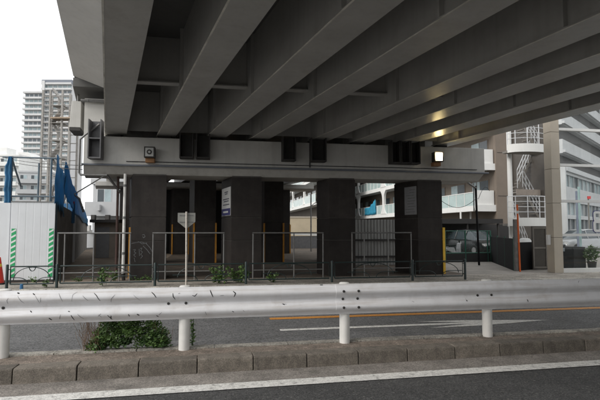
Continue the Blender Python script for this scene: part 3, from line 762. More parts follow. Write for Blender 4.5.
mb = MB(); mb.tube([(-6.9, 22.2, 2.3), (-6.6, 22.2, 3.4), (-6.1, 22.2, 3.0), (-5.9, 22.2, 2.4)], .05, 8); mb.tube([(-7.3, 22.2, 2.3), (-7.2, 22.2, 3.5)], .04); mb.build('boom', TOWERD, mc)
for p in ((-7.0, 3.05), (-6.35, 2.75)): MB().box(p[0], p[0] + .09, 22.0, 22.09, p[1], p[1] + .12).build('fitting', REDS, mc)
cn = thing('traffic_cone', (-5.87, 14.1, .147), 'red traffic cone with a yellow band at the hoarding end', 'traffic cone')
mb = MB(); mb.box(-6.04, -5.70, 13.93, 14.27, .147, .18); mb.build('base', BLACKM, cn, bevel=.01)
mb = MB(); mb.tube([(-5.87, 14.1, .181), (-5.87, 14.1, .62)], [.13, .065], 18); mb.tube([(-5.87, 14.1, .70), (-5.87, 14.1, .87), (-5.87, 14.1, .88)], [.052, .026, .015], 18); mb.build('body', CONE, cn, smooth=True)
mb = MB(); mb.tube([(-5.87, 14.1, .621), (-5.87, 14.1, .699)], [.066, .053], 18); mb.build('band', YELB, cn, smooth=True)

# ------------------------------------------------------------------ the alley
sh = thing('shed', (-6.6, 26, .13), 'low shed with dark overhanging roof at the end of the alley', 'shed')
pa = onY(94, 240, 26); pb = onY(117, 240, 26)
MB().box(pa.x, pb.x, 26, 29, .12, 1.98).build('wall', mat('shed_wall', (.36,.31,.26), .8, .15, 2), sh)
MB().box(pa.x - .15, pb.x + .15, 25.6, 29.2, 1.985, 2.14).build('roof', BRKT, sh)
MB().box(pa.x + .1, pa.x + .75, 25.97, 25.998, .14, 1.75).build('door', mat('shed_door', (.26,.26,.265), .6, .1), sh)
def house(name, M, wd, dp, floors, fh, label, mw, z0=.0, bal=True, base_h=0):
    t = thing(name, M @ Vector((wd/2, dp/2, z0)), label, 'building')
    H = base_h + floors * fh
    MB(M).box(0, wd, 0, dp, z0, z0 + H).build('wall', mw, t)
    MB(M).box(-.15, wd + .15, -.15, dp + .15, z0 + H + .002, z0 + H + .45).build('roof', mw, t)
    nw = max(2, int(wd / 2.4))
    for f in range(floors):
        z = z0 + base_h + f * fh
        if bal:
            mb = MB(M); mb.box(-.1, wd + .1, -1.1, -.002, z - .12, z + .02); mb.box(-.1, wd + .1, -1.1, -1.02, z + .021, z + 1.0); b = mb.build('balcony', mw, t)
        for k in range(nw):
            a = wd * (k + .18) / nw; c = wd * (k + .82) / nw
            wn = MB(M).box(a, c, -.03, -.001, z + .25, z + 2.15).build('window', ALUM, t)
            MB(M).box(a + .06, (a + c) / 2 - .03, -.05, -.031, z + .32, z + 2.08).build('pane', WIND, wn)
            MB(M).box((a + c) / 2 + .03, c - .06, -.05, -.031, z + .32, z + 2.08).build('pane', WINDL, wn)
    return t
def place(u, d, z=0):                            # ground position along a line of sight
    r = ray(u, 229); r.z = 0; r.normalize(); c = r.dot(Vector((_fw.x, _fw.y, 0)).normalized())
    p = r * (d / c); return Vector((p.x, p.y, z))
o = place(92, 38); o2 = place(120, 38)
t = house('alley_house', frame((o.x, o.y, 0), GA), (o2 - o).length + 1.5, 9, 2, 2.5, 'pale house with stacked balconies glimpsed past the pier end', GREYB, bal=True, base_h=.3)
for k in range(5):
    p = frame((o.x, o.y, 0), GA) @ Vector((.25 + k * .38, -1.5, 1.4 + (k % 3) * .75))
    ac = MB(frame((o.x, o.y, 0), GA)); ac.box(.2 + k * .38, .5 + k * .38, -1.45, -1.15, 1.5 + (k % 3) * .8, 1.95 + (k % 3) * .8)
    ac.build('air_conditioner', (WHITEB, BRKT, GREYB)[k % 3], t)

# ------------------------------------------------------------------ far left: low block, scaffold stair tower, high rise
o = place(-24, 130); o2 = place(18, 130)
t = house('white_block', frame((o.x, o.y, 0), -YAW - R(4)), (o2 - o).length, 12, 8, 2.75, 'white low rise block beyond the building site, flat roof and small penthouse', WHITEB, bal=True)
M = frame((o.x, o.y, 0), -YAW - R(4))
L_ = (o2 - o).length
MB(M).box(L_ * .36, L_ * .56, 2, 6, 22.46, 24.8).build('penthouse', WHITEB, t)
o = place(16, 122); o2 = place(44, 122)
house('balcony_block', frame((o.x, o.y, 0), -YAW + R(12)), (o2 - o).length + .5, 10, 6, 2.75, 'grey balcony block with white parapets standing right of the white block', GREYB, bal=True, base_h=0)
# sloping white gable beside it
gb = thing('gabled_block', place(26, 150), 'white gabled block rising behind the grey balconies', 'building')
M = frame(place(15, 150), -YAW)
mb = MB(M); mb.prism([(0,0,0), (8.0,0,0), (8.0,0,21.0), (3.0,0,26.5), (0,0,26.5)], (0, 8, 0)); mb.build('wall', WHITEB, gb)
wn = MB(M).box(1.2, 4.6, -.06, -.001, 19.6, 23.6).build('window', ALUM, gb)
for k in range(3): MB(M).box(1.3 + k * 1.1, 2.25 + k * 1.1, -.08, -.061, 19.8, 23.4).build('pane', WINDL, wn)
TOWS = mat('stair_tower_steel', (.31,.295,.275), .7, .2, 2)
tw = thing('stair_tower', place(52, 70), 'brown grey steel stair tower standing before the high rise', 'scaffold')
M = frame(place(38.5, 70), -YAW)
Wt = 27.5 / FPX * 70; Ht = (229 - 88) / FPX * 70 + 1.65
for x in (0, 1.1, 2.95, Wt):
    for y in (0, 2.6):
        mb = MB(M); mb.box(x - .13, x + .13, y - .13, y + .13, 0, Ht if x < 3 else Ht - .5); mb.build('post', TOWS, tw)
k = 0; z = 1.5
while z < Ht:
    mb = MB(M); mb.box(-.1, Wt + .1, -.08, .08, z, z + .10); mb.box(-.1, Wt + .1, 2.52, 2.68, z, z + .10); mb.build('rail', TOWS, tw)
    if k % 2 == 0:
        mb = MB(M); mb.box(1.15, 2.9, .2, 2.4, z + .101, z + .16); mb.build('platform', TOWS, tw)
        mb = MB(M)
        a, b = ((1.2, 2.8) if k % 4 == 0 else (2.8, 1.2))
        mb.prism([(a, .3, z + .17), (b, .3, z + 2.55), (b, .3, z + 2.85), (a, .3, z + .47)], (0, 1.0, 0)); mb.build('flight', TOWS, tw)
    for zz in (.45, .9):
        mb = MB(M); mb.box(0, Wt, -.03, .03, z + zz, z + zz + .04); mb.build('guard', GALV, tw)
    z += 1.35; k += 1
zz = (229 - 118) / FPX * 70 + 1.65
MB(M).box(1.5, Wt + 1.5, -.6, 1.2, zz, zz + .22).build('loading_platform', mat('scaffold_board', (.34,.26,.19), .8, .2), tw)
for q in (.7, 1.3, 2.0):
    mb = MB(M); mb.tube([(Wt - .5, -.5, zz + q), (Wt + 1.7, -.5, zz + q)], .04, 6); mb.build('guard', GALV, tw)
TOWERG = mat('tower_glass', (.17,.20,.225), .3, .1, 1.0)
hr = thing('high_rise', place(44, 240), 'tall grey apartment tower with banded balconies on the skyline', 'building')
def tower(u0, u1, vtop, d, mw, fl_h, wing):
    M = frame(place(u0, d), -YAW); wd = (u1 - u0) / FPX * d; H = (229 - vtop) / FPX * d + 1.65
    body = MB(M).box(0, wd, 0, 14, 0, H).build('wing', mw, hr)
    n = int(H / fl_h)
    for k in range(n):
        z = H - (k + 1) * fl_h
        if z < 6: break
        mb = MB(M); mb.box(-.4, wd + .2, -1.4, -.01, z + fl_h - .35, z + fl_h - .02); mb.box(-.4, wd + .2, -1.5, -1.41, z + fl_h - .3, z + fl_h + .65)
        mb.build('balcony', mw, body)
        nb = max(2, int(wd / 2.2))
        mb = MB(M)
        for j in range(nb): mb.box(wd * (j + .12) / nb, wd * (j + .88) / nb, -.06, -.005, z + .35, z + fl_h - .6)
        mb.build('window', WINDL if random.random() < .7 else TOWERG, body)
    return M, wd, H, body
M, wd, H, body = tower(20, 38, 91, 240, GREYB2, 2.95, 0)
M, wd, H, body = tower(38.2, 67.5, 82, 243, GREYB2, 2.95, 1)
MB(M).box(-.3, wd + .3, -1.2, 12, H + .02, H + 2.2).build('crown', mat('tower_crown', (.20,.22,.26), .6), body)
MB(M).box(.2, 1.6, -1.8, -1.0, 0, H + 1.5).build('fin', GREYB2, body)

# ------------------------------------------------------------------ apartment block with rounded white balconies (right, behind)
def flare(mb, x, z0, z1, w0, w1, y0, y1):        # bone shaped divider between balconies
    n = 14; L = []; Rr = []
    for i in range(n + 1):
        f = i / n; k = abs(2 * f - 1) ** 3.2
        L.append((x - w0 - (w1 - w0) * k, z0 + (z1 - z0) * f)); Rr.append((x + w0 + (w1 - w0) * k, z0 + (z1 - z0) * f))
    poly = [(a, y0, b) for a, b in Rr] + [(a, y0, b) for a, b in reversed(L)]
    mb.prism(poly, (0, y1 - y0, 0))
def apartments(name, M, Ln, depth, z2, fh, nfl, flares, label, mend, pan=1.15, zbase=.12):
    # local x runs along the facade, y = 0 is the balcony face, y grows into the building
    t = thing(name, M @ Vector((Ln / 2, depth / 2, 0)), label, 'building')
    MB(M).box(0, Ln, 1.5, depth, zbase, z2 + fh * nfl).build('wall', mend, t)
    for f in range(nfl):
        z = z2 + f * fh
        b = MB(M).box(0, Ln, 0, 1.499, z - .12, z).build('balcony', WHITEB, t)
        mb = MB(M); mb.box(0, Ln, -.06, .04, z - .18, z + .20); mb.build('fascia', WHITEB, b)
        mb = MB(M); mb.box(0, Ln, -.04, .02, z + 1.10, z + 1.15); mb.build('handrail', WHITEB, b)
        k = 0; xx = .03
        while xx < Ln - .1:
            x1 = min(xx + pan, Ln)
            MB(M).box(xx + .04, x1 - .04, -.02, -.005, z + .21, z + 1.095).build('balcony_panel', PANELG, b)
            MB(M).box(x1 - .035, x1 + .02, -.05, .01, z + .201, z + 1.099).build('baluster', WHITEB, b)
            xx = x1 + .0
        for j in range(int(Ln / 3.2)):
            a = .5 + j * 3.2
            wn = MB(M).box(a, a + 2.2, 1.46, 1.499, z + .05, z + 2.1).build('window', BROWNW, t)
            MB(M).box(a + .07, a + 1.07, 1.44, 1.459, z + .12, z + 2.03).build('pane', WIND, wn)
            MB(M).box(a + 1.13, a + 2.13, 1.44, 1.459, z + .12, z + 2.03).build('pane', WINDL, wn)
            if j % 2: MB(M).box(a + 2.3, a + 2.95, .75, 1.2, z + .01, z + 1.25).build('air_conditioner', WHITEB, t)
        for xf in flares:
            mb = MB(M); flare(mb, xf, z + .18, z + fh - .16, .22, .85, -.10, .12); mb.build('divider', WHITEB, b)
        # solid end panels of the balcony
    return t
AX = 17.3
DARKB = mat('dark_brown_plaster', (.10,.085,.07), .8, .15, 1)
MA = Matrix(((0, 1, 0, AX), (1, 0, 0, 29.4), (0, 0, 1, 0), (0, 0, 0, 1)))
ap = apartments('apartment_block', MA, 44, 5.4, 3.05, 2.85, 4, [17.6, 26.6, 35.6, 44], 'white apartment block with glazed balconies behind the pier', BROWNW)
# solid white balcony ends facing the road
for f in range(4):
    z = 3.05 + 2.85 * f
    MB().box(AX + .05, AX + 1.42, 29.25, 29.385, z - .12, z + 1.25).build('balcony_end', WHITEB, ap)
    MB().box(AX + .05, AX + 1.6, 29.14, 29.245, z - .2, z + .25).build('balcony_end', WHITEB, ap)
for x in (onY(461, 220, 31).x, onY(471, 220, 31).x):
    mb = MB(); mb.tube([(x, 31, .13), (x, 31, 2.9)], .07, 8); mb.build('support', WHITEB, ap)
MB().box(AX + 1.5, 22.3, 29.05, 29.39, .13, 16).build('end_wall', BROWNW, ap)
for z in (3.9, 6.9, 9.9): MB().box(AX + 1.62, 22.3, 29.035, 29.049, z, z + .03).build('joint', BRKT, ap)
cloth = thing('hung_cloth', (17.2, 51, 3.3), 'turquoise cloth hung over an apartment balcony', 'cloth')
pc = onX(372, 210, 17.2)
mb = MB(); rows = []
for i in range(18):
    y = pc.y - 1.3 + i * .23
    rows.append([Vector((17.15 + .05 * math.sin(i * 1.9) + .03 * math.sin(j * 2.1 + i), y, 3.26 + j * (.17 + .018 * max(0, 9 - i)))) for j in range(6)])
mb.loft(rows, closed=False); oo = mb.build('sheet', TURQ, cloth, smooth=True); oo.modifiers.new('t', 'SOLIDIFY').thickness = .02
MB2 = Matrix(((0, 1, 0, 11.0), (1, 0, 0, 52), (0, 0, 1, 0), (0, 0, 0, 1)))
apartments('apartment_block', MB2, 30, 4.2, 4.6, 2.85, 3, [7.2, 16.2, 25], 'white apartment block with rounded dividers glimpsed in the narrow gap', DARKB)
lw = thing('garden_wall', (8, 47, .12), 'long beige wall below the apartments in the narrow gap', 'wall')
MB().box(5.5, 13.5, 47, 47.25, .12, 2.8).build('wall', BEIGEW, lw)
MB().box(5.4, 13.6, 46.95, 47.3, 2.802, 2.92).build('coping', BEIGEC, lw)

# ribbed sheet fence behind the pier
rf = thing('ribbed_fence', (6.6, 19, .13), 'ribbed grey metal sheet fence between two front columns', 'fence')
x = 5.0
while x < 8.6:
    mb = MB(); mb.prism([(x, 19.02, .13), (x + .02, 19.0, .13), (x + .08, 19.0, .13), (x + .10, 19.02, .13), (x + .138, 19.02, .13), (x + .138, 19.03, .13), (x, 19.03, .13)], (0, 0, 1.92))
    mb.build('rib_panel', RIBM, rf); x += .14
for z in (.45, 1.15): MB().box(4.95, 8.65, 18.93, 18.995, z, z + .07).build('rail', BRKT, rf)

# ------------------------------------------------------------------ vehicles
def car(loc, heading, paint, label, hatch=True):
    t = thing('parked_car', loc, label, 'car')
    M = Matrix.Translation(Vector(loc)) @ Matrix.Rotation(heading, 4, 'Z')
    st = [(-1.98,.42,.60,.62), (-1.92,.30,.78,.74), (-1.6,.20,.92,.82), (-.9,.18,.95,.84), (0,.18,.93,.845), (.8,.18,.92,.84), (1.3,.20,.88,.83), (1.75,.24,.76,.77), (1.95,.32,.62,.66), (2.0,.42,.54,.58)]
    rings = []
    for x, zb, zt, hw in st:
        rings.append([(x,-hw*.86,zb),(x,-hw,zb+.12),(x,-hw,zt-.16),(x,-hw*.93,zt-.03),(x,-hw*.75,zt),(x,hw*.75,zt),(x,hw*.93,zt-.03),(x,hw,zt-.16),(x,hw,zb+.12),(x,hw*.86,zb)])
    b = MB(M).loft(rings).build('body', paint, t, smooth=True)
    gh = [(-1.75,.90,.66,.92), (-1.45,.90,.60,1.32), (-.9,.90,.56,1.45), (0,.90,.55,1.48), (.55,.90,.57,1.40), (1.25,.86,.68,.88)]
    rg = [[(x,-.78 if zt > 1 else -.70,zb),(x,-hw,zt-.05),(x,-hw*.88,zt),(x,hw*.88,zt),(x,hw,zt-.05),(x,.78 if zt > 1 else .70,zb)] for x, zb, hw, zt in gh]
    MB(M).loft(rg).build('cabin_glass', WIND, t, smooth=True)
    rf_ = [(-1.42,.58,1.33),(-.9,.55,1.462),(0,.54,1.492),(.5,.55,1.42)]
    MB(M).loft([[(x,-hw,z-.03),(x,-hw*.9,z+.012),(x,hw*.9,z+.012),(x,hw,z-.03)] for x, hw, z in rf_]).build('roof', paint, t, smooth=True)
    for xp in (-.55, .35):
        for s in (-1, 1):
            mb = MB(M); mb.tube([(xp, s*.80, .9), (xp, s*.575, 1.44)], .03, 6); mb.build('pillar', paint, t)
    for x in (-1.22, 1.28):
        for s in (-1, 1):
            mb = MB(M); mb.tube([(x, s*.68, .30), (x, s*.70, .30), (x, s*.85, .30), (x, s*.865, .30)], [.25,.30,.30,.25], 18); wh = mb.build('wheel', TYRE, t, smooth=True)
            mb = MB(M); mb.tube([(x, s*.866, .30), (x, s*.875, .30)], .18, 14); mb.build('rim', RIMM, wh)
    for s in (-1, 1):
        MB(M).box(1.80, 1.97, s*.56-.10, s*.56+.10, .56, .68).build('headlight', LENS, t)
        MB(M).box(-1.975, -1.88, s*.62-.07, s*.62+.07, .60, .80).build('tail_light', RLENS, t)
    return t
c1 = onY(473, 250, 24.5)
car((onY(472, 250, 26).x, 26.0, .13), R(-82), CARD, 'black car parked under the apartments behind the green fence')
c2 = onY(578, 250, 27)
car((c2.x + .3, 27.0, .137), R(188), CARS, 'silver car parked behind the shop glass')
lp = thing('low_parapet', (7, 36, .13), 'low dark parapet with a white coping in the narrow gap', 'wall')
MB().box(4.9, 9.6, 36, 36.2, .12, 1.10).build('wall', BRKTL, lp)
mb = MB(); mb.prism([(4.9, 35.95, 1.24), (9.6, 35.95, 1.02), (9.6, 35.95, 1.20), (4.9, 35.95, 1.40)], (0, .3, 0)); mb.build('coping', WHITEB, lp)
gp = onY(311, 229, 31)
tp_ = thing('slim_pole', (gp.x, 31, .13), 'slim grey pole with a short arm standing in the narrow gap', 'pole')
mb = MB(); mb.tube([(gp.x, 31, .12), (gp.x, 31, 4.0)], .045, 8); mb.build('pole', GALV, tp_)
mb = MB(); mb.tube([(gp.x, 31, 3.2), (gp.x + .45, 31, 3.55)], .025, 6); mb.build('arm', GALV, tp_)
scp = onY(455, 250, 22.5); scx = scp.x
SCOOT = mat('scooter_paint', (.38,.39,.40), .3, .1)
ms = thing('motor_scooter', (scx, 22.5, .13), 'pale grey motor scooter parked behind the green fence', 'scooter')
Ms = Matrix.Translation((scx, 22.5, .13)) @ Matrix.Rotation(R(25), 4, 'Z') @ Matrix.Scale(.9, 4)
for x in (-.55, .6):
    mb = MB(Ms); mb.tube([(x, -.06, .22), (x, -.04, .22), (x, .04, .22), (x, .06, .22)], [.17,.22,.22,.17], 16); wh = mb.build('wheel', TYRE, ms, smooth=True)
    mb = MB(Ms); mb.tube([(x, -.065, .22), (x, .065, .22)], .11, 12); mb.build('rim', RIMM, wh)
MB(Ms).loft([[(x, -w_, zb), (x, -w_, zt), (x, w_, zt), (x, w_, zb)] for x, w_, zb, zt in ((-.85,.05,.52,.60), (-.6,.11,.42,.66), (-.2,.12,.30,.64), (0,.11,.22,.34), (.25,.11,.22,.30))]).build('body', SCOOT, ms, bevel=.03)
MB(Ms).loft([[(x, -w_, zb), (x, -w_, zt), (x, w_, zt), (x, w_, zb)] for x, w_, zb, zt in ((.26,.12,.24,.55), (.36,.14,.34,.86), (.46,.07,.45,.90))]).build('leg_shield', SCOOT, ms, bevel=.02)
MB(Ms).box(-.75, -.05, -.13, .13, .701, .79).build('seat', BLACKM, ms, bevel=.03)
mb = MB(Ms); mb.tube([(.58, 0, .25), (.40, 0, 1.02)], .03, 8); mb.tube([(.36, -.32, 1.06), (.42, -.1, 1.03), (.42, .1, 1.03), (.36, .32, 1.06)], .018, 8); mb.build('handlebar', BLACKM, ms)
mb = MB(Ms); mb.tube([(.47, 0, .88), (.53, 0, .87)], [.08, .06], 12); mb.build('headlight', LENS, ms)

# ------------------------------------------------------------------ right: parking roof, fences, poles
pr = thing('parking_roof', (15.3, 27.2, .13), 'dark flat carport roof below the apartment balcony', 'carport')
MB().box(12.6, 17.6, 26.6, 28.9, 1.98, 2.28).build('roof', DARKR, pr)
for x in (12.9, 15.2, 17.3): MB().box(x, x + .1, 26.7, 26.8, .13, 1.979).build('post', BRKT, pr)
MB().box(12.6, 22.0, 28.91, 29.0, .13, 1.979).build('back_panel', DARKR, pr)
gf = thing('mesh_fence', (11.2, 19.9, .13), 'green steel mesh fence in front of the parked scooter', 'fence')
gx = [9.2, 10.24, 11.23, 12.35, 12.5]
for x in gx:
    mb = MB(); mb.tube([(x, 19.9, .12), (x, 19.9, 1.57)], .032, 8); mb.build('post', MESHG, gf)
for z in (1.56, .55):
    mb = MB(); mb.tube([(9.2, 19.9, z), (12.5, 19.9, z)], .02 if z > 1 else .03, 6); mb.build('rail', MESHG, gf)
MB().box(9.2, 12.5, 19.88, 19.93, .13, .52).build('kick_panel', DARKR, gf)
mb = MB()
for k in range(42): x = 9.24 + k * .078; mb.box(x, x + .006, 19.897, 19.903, .53, 1.55)
mb.build('mesh', MESHG, gf)
bf = thing('dark_panel_fence', (10.9, 16.5, .13), 'black panel fence beside the orange pole', 'fence')
def panel_run(p0, p1, n, z1, m):
    p0 = Vector(p0); p1 = Vector(p1); d = (p1 - p0) / n; u = d.normalized(); q = Vector((-u.y, u.x, 0)) * .02
    for k in range(n):
        a = p0 + d * k + u * .03; b = p0 + d * (k + 1) - u * .03
        mb = MB(); mb.prism([a - q, b - q, b + q, a + q], (0, 0, z1 - p0.z)); mb.build('panel', m, bf)
    for k in range(n + 1):
        a = p0 + d * k; mb = MB(); mb.tube([a + Vector((0,0,-.02)), a + Vector((0,0,z1 - p0.z + .06))], .025, 8); mb.build('post', MESHG, bf)
panel_run((12.5, 19.85, .13), (10.62, 15.45, .13), 3, 1.30, BLACKM)
panel_run((10.70, 15.4, .13), (11.75, 15.9, .13), 1, 1.16, BLACKM)
MB().box(10.55, 10.66, 15.27, 15.36, .13, 2.0).build('gate_post', GALV, bf)
op = thing('orange_pole', (10.55, 15.15, .14), 'tall orange marker pole leaning slightly by the black fence', 'pole')
mb = MB(); mb.tube([(10.57, 15.05, .13), (10.53, 15.05, 2.52)], .030, 12); mb.build('pole', ORANGE, op, smooth=True)
mb = MB(); mb.tube([(10.535, 15.05, 2.2), (10.533, 15.05, 2.3)], .033, 12); mb.build('band', WTAPE, op)
ul = thing('lamp_post', (10.7, 18, .13), 'thin black pole with a slanting arm before the apartment balcony', 'lamp post')
mb = MB(); mb.tube([(10.76, 18, .12), (10.68, 18, 3.46)], .045, 10); mb.build('pole', BLACKM, ul, smooth=True)
mb = MB(); mb.tube([(10.70, 18, 3.36), (10.17, 18, 3.70)], [.05, .035], 8); mb.build('arm', GALV, ul)
mb = MB(); mb.tube([(10.58, 18, 2.4), (10.6, 18, 3.9)], .02, 6); mb.tube([(10.72, 18, 2.9), (10.74, 18, 4.0)], .02, 6); mb.build('conduit', GALV, ul)
cb_ = thing('overhead_cable', (9.5, 17.8, 2.8), 'sagging black cable looping off the thin black pole', 'cable')
pts = []
for k in range(26):
    f = k / 25; x = 8.6 + 2.6 * f; z = 3.15 - .62 * math.sin(math.pi * min(1, f * 1.15)) if f < .8 else 2.9 + .5 * math.sin((f - .8) * 12)
    pts.append((x, 17.8, z))
mb = MB(); mb.tube(pts, .010, 5); mb.build('cable', CABLE, cb_)

# emergency stair beside the beige column
es = thing('emergency_stair', (13.6, 19, .13), 'white emergency stair with curved landings beside the beige column', 'staircase')
def landing(z, cx, cy, r, back=.42):
    ring = []
    arc = [math.pi + math.pi * k / 20 for k in range(21)]
    pl = [(cx + r * math.cos(a), cy + .55 * r * math.sin(a)) for a in arc] + [(cx + r, cy + back), (cx - r, cy + back)]
    mb = MB(); mb.prism([(x, y, z) for x, y in pl], (0, 0, .10)); la = mb.build('landing', TOWERD, es)
    mb = MB(); n = 21
    outer = [Vector((x, y, 0)) for x, y in pl[:21]]
    inner = [Vector((cx + (p.x - cx) * .97, cy + (p.y - cy) * .97, 0)) for p in outer]
    rows = [[o_ + Vector((0,0,z-.02)), o_ + Vector((0,0,z+.36)), i_ + Vector((0,0,z+.36)), i_ + Vector((0,0,z-.02))] for o_, i_ in zip(outer, inner)]
    rows = [[p + (Vector((p.x - cx, p.y - cy, 0)) * .02) for p in r_] for r_ in rows]
    mb.loft(rows); mb.build('rim', WHITEB, la)
    for h in (.62, .86, 1.10, 1.34):
        mb = MB(); mb.tube([o_ + Vector((0, 0, z + h)) for o_ in outer], .022 if h > 1.2 else .014, 6); mb.build('rail', ALUM, la)
    for k in (0, 4, 8, 12, 16, 20):
        mb = MB(); mb.tube([outer[k] + Vector((0,0,z+.36)), outer[k] + Vector((0,0,z+1.35))], .02, 6); mb.build('baluster', ALUM, la)
    return la
landing(1.80, 14.12, 19.5, .96); landing(5.20, 14.20, 19.5, .96)
mb = MB(); mb.tube([(13.62, 19.95, .13), (13.62, 19.95, 8.2)], .11, 14); mb.build('mast', WHITEB, es, smooth=True)
def flight(x0, x1, z0, z1, y):
    n = 9
    for k in range(n):
        f = k / n; x = x0 + (x1 - x0) * f; z = z0 + (z1 - z0) * (f + .5 / n)
        MB().box(min(x, x + (x1-x0)/n), max(x, x + (x1-x0)/n), y, y + .5, z, z + .04).build('tread', TOWERD, es)
    mb = MB(); mb.prism([(x0, y - .03, z0), (x1, y - .03, z1), (x1, y - .03, z1 + .25), (x0, y - .03, z0 + .25)], (0, .025, 0)); mb.build('stringer', TOWERD, es)
    for h in (.5, .8, 1.1):
        mb = MB(); mb.tube([(x0, y - .02, z0 + h), (x1, y - .02, z1 + h)], .02, 6); mb.build('rail', ALUM, es)
    for k in range(6):
        f = k / 5; x = x0 + (x1 - x0) * f; z = z0 + (z1 - z0) * f
        mb = MB(); mb.tube([(x, y - .02, z + .2), (x, y - .02, z + 1.1)], .016, 6); mb.build('baluster', ALUM, es)
flight(14.9, 14.2, .2, 1.85, 20.6); flight(15.6, 14.7, 1.95, 3.5, 20.55); flight(14.8, 15.6, 3.5, 5.1, 21.1); flight(15.6, 14.7, 5.3, 6.8, 20.55)
MB().box(14.55, 15.6, 20.5, 21.5, 3.42, 3.495).build('half_landing', TOWERD, es)
MB().box(14.3, 15.6, 20.45, 20.49, 3.30, 3.58).build('fascia', mat('stair_fascia', (.34,.29,.25), .7), es)
# dark wall and door between stair and column
dw = thing('service_core', (14.4, 22.5, .13), 'dark bronze service wall behind the emergency stair', 'wall')
MB().box(15.5, 17.5, 22.6, 22.9, .13, 9.5).build('wall', BEIGED, dw)
MB().box(15.62, 15.8, 20.2, 22.59, .13, 9.5).build('wall', BEIGED, dw)
gt = thing('service_gate', (11.6, 15.6, .13), 'dark bronze service gate left of the beige column', 'gate')
xg0, xg1 = onY(533, 250, 15.6).x, onY(547, 250, 15.6).x
MB().box(xg0, xg1, 15.6, 15.66, .16, 1.75).build('leaf', BEIGED, gt)
for z in (.2, .92, 1.66): MB().box(xg0, xg1, 15.58, 15.599, z, z + .06).build('rail', TOWERD, gt)
for x in (xg0, xg1 - .05): MB().box(x, x + .05, 15.575, 15.598, .265, 1.655).build('stile', TOWERD, gt)
wb = thing('white_cover', (12.0, 16.4, .13), 'white plastic cover poking above the black fence', 'box')
xw = onY(527, 243, 16.6).x
mb = MB(); mb.loft([[(xw-.2,16.5,.13),(xw+.22,16.5,.13),(xw+.22,16.9,.13),(xw-.2,16.9,.13)], [(xw-.2,16.5,1.12),(xw+.22,16.5,1.12),(xw+.22,16.9,1.12),(xw-.2,16.9,1.12)], [(xw-.12,16.56,1.28),(xw+.10,16.56,1.28),(xw+.10,16.84,1.28),(xw-.12,16.84,1.28)]])
mb.build('cover', WHITEB, wb, bevel=.02)

# ------------------------------------------------------------------ glazed shop with the beige column
sp = thing('glazed_shop', (14.5, 14.5, .14), 'glazed shop front with white transoms and a beige column', 'shop front')
zs = [.14, 1.36, 2.55, 3.75, 5.05, 6.35, 7.6]
for a, b in zip(zs[:-1], zs[1:]):
    MB().box(11.42, 11.76, 14.37, 14.74, a, b - .012).build('column_tile', BEIGEC, sp, bevel=.006)
MB().box(11.44, 11.74, 14.39, 14.72, .12, 7.6).build('column_core', BEIGED, sp)
MB().box(11.30, 11.40, 14.50, 14.6, 1.10, 1.45).build('meter_box', WHITEB, sp)
bars = [.24, 1.44, 2.62, 3.89, 5.16, 6.4]
for z in bars: MB().box(11.765, 26, 14.38, 14.50, z - (.10 if z < .3 else .045), z + .045).build('transom', WHITEB, sp)
MB().box(11.785, 26, 14.36, 14.55, .12, .139).build('sill', PALEK, sp)
for xa in (11.80, 14.6, 17.4, 20.2, 23.0):
    for za, zb in zip(bars[:-1], bars[1:]):
        MB().box(xa, xa + 2.74, 14.435, 14.447, za + .047, zb - .047).build('pane', GLASSC, sp)
    if xa > 12: 
        MB().box(xa - .055, xa - .005, 14.40, 14.48, .29, 6.3).build('mullion', ALUM, sp)
# the figure eight on the glass
ei = thing('number_sign', (13.2, 14.3, 1.5), 'white rounded figure eight on the shop glass', 'sign')
def rrect(cx, cz, hw, hh, r, n=5):
    out = []
    for (sx, sz, a0) in ((1,1,0), (-1,1,90), (-1,-1,180), (1,-1,270)):
        for k in range(n + 1):
            a = R(a0 + 90 * k / n); out.append((cx + sx * (hw - r) + r * math.cos(a), cz + sz * (hh - r) + r * math.sin(a)))
    return out
def ring_plate(cx, cz, hw, hh, r, th, y, d, m, nm):
    o_ = rrect(cx, cz, hw, hh, r); i_ = rrect(cx, cz, hw - th, hh - th, max(.01, r - th)); n = len(o_)
    mb = MB(); pts = [(x, y, z) for x, z in o_] + [(x, y, z) for x, z in i_] + [(x, y + d, z) for x, z in o_] + [(x, y + d, z) for x, z in i_]
    fs = []
    for k in range(n):
        j = (k + 1) % n
        fs += [(k, j, n + j, n + k), (2*n + k, 3*n + k, 3*n + j, 2*n + j), (k, 2*n + k, 2*n + j, j), (n + k, n + j, 3*n + j, 3*n + k)]
    mb.add(pts, fs); mb.build(nm, m, ei)
ex = 13.20
ring_plate(ex, 2.095, .165, .185, .10, .085, 14.395, .03, SIGNW, 'upper_loop')
ring_plate(ex, 1.745, .185, .205, .11, .09, 14.393, .034, SIGNW, 'lower_loop')
ring_plate(ex, 2.095, .185, .205, .11, .025, 14.40, .015, NAVY, 'outline')
ring_plate(ex, 1.745, .205, .225, .12, .025, 14.402, .013, NAVY, 'outline')
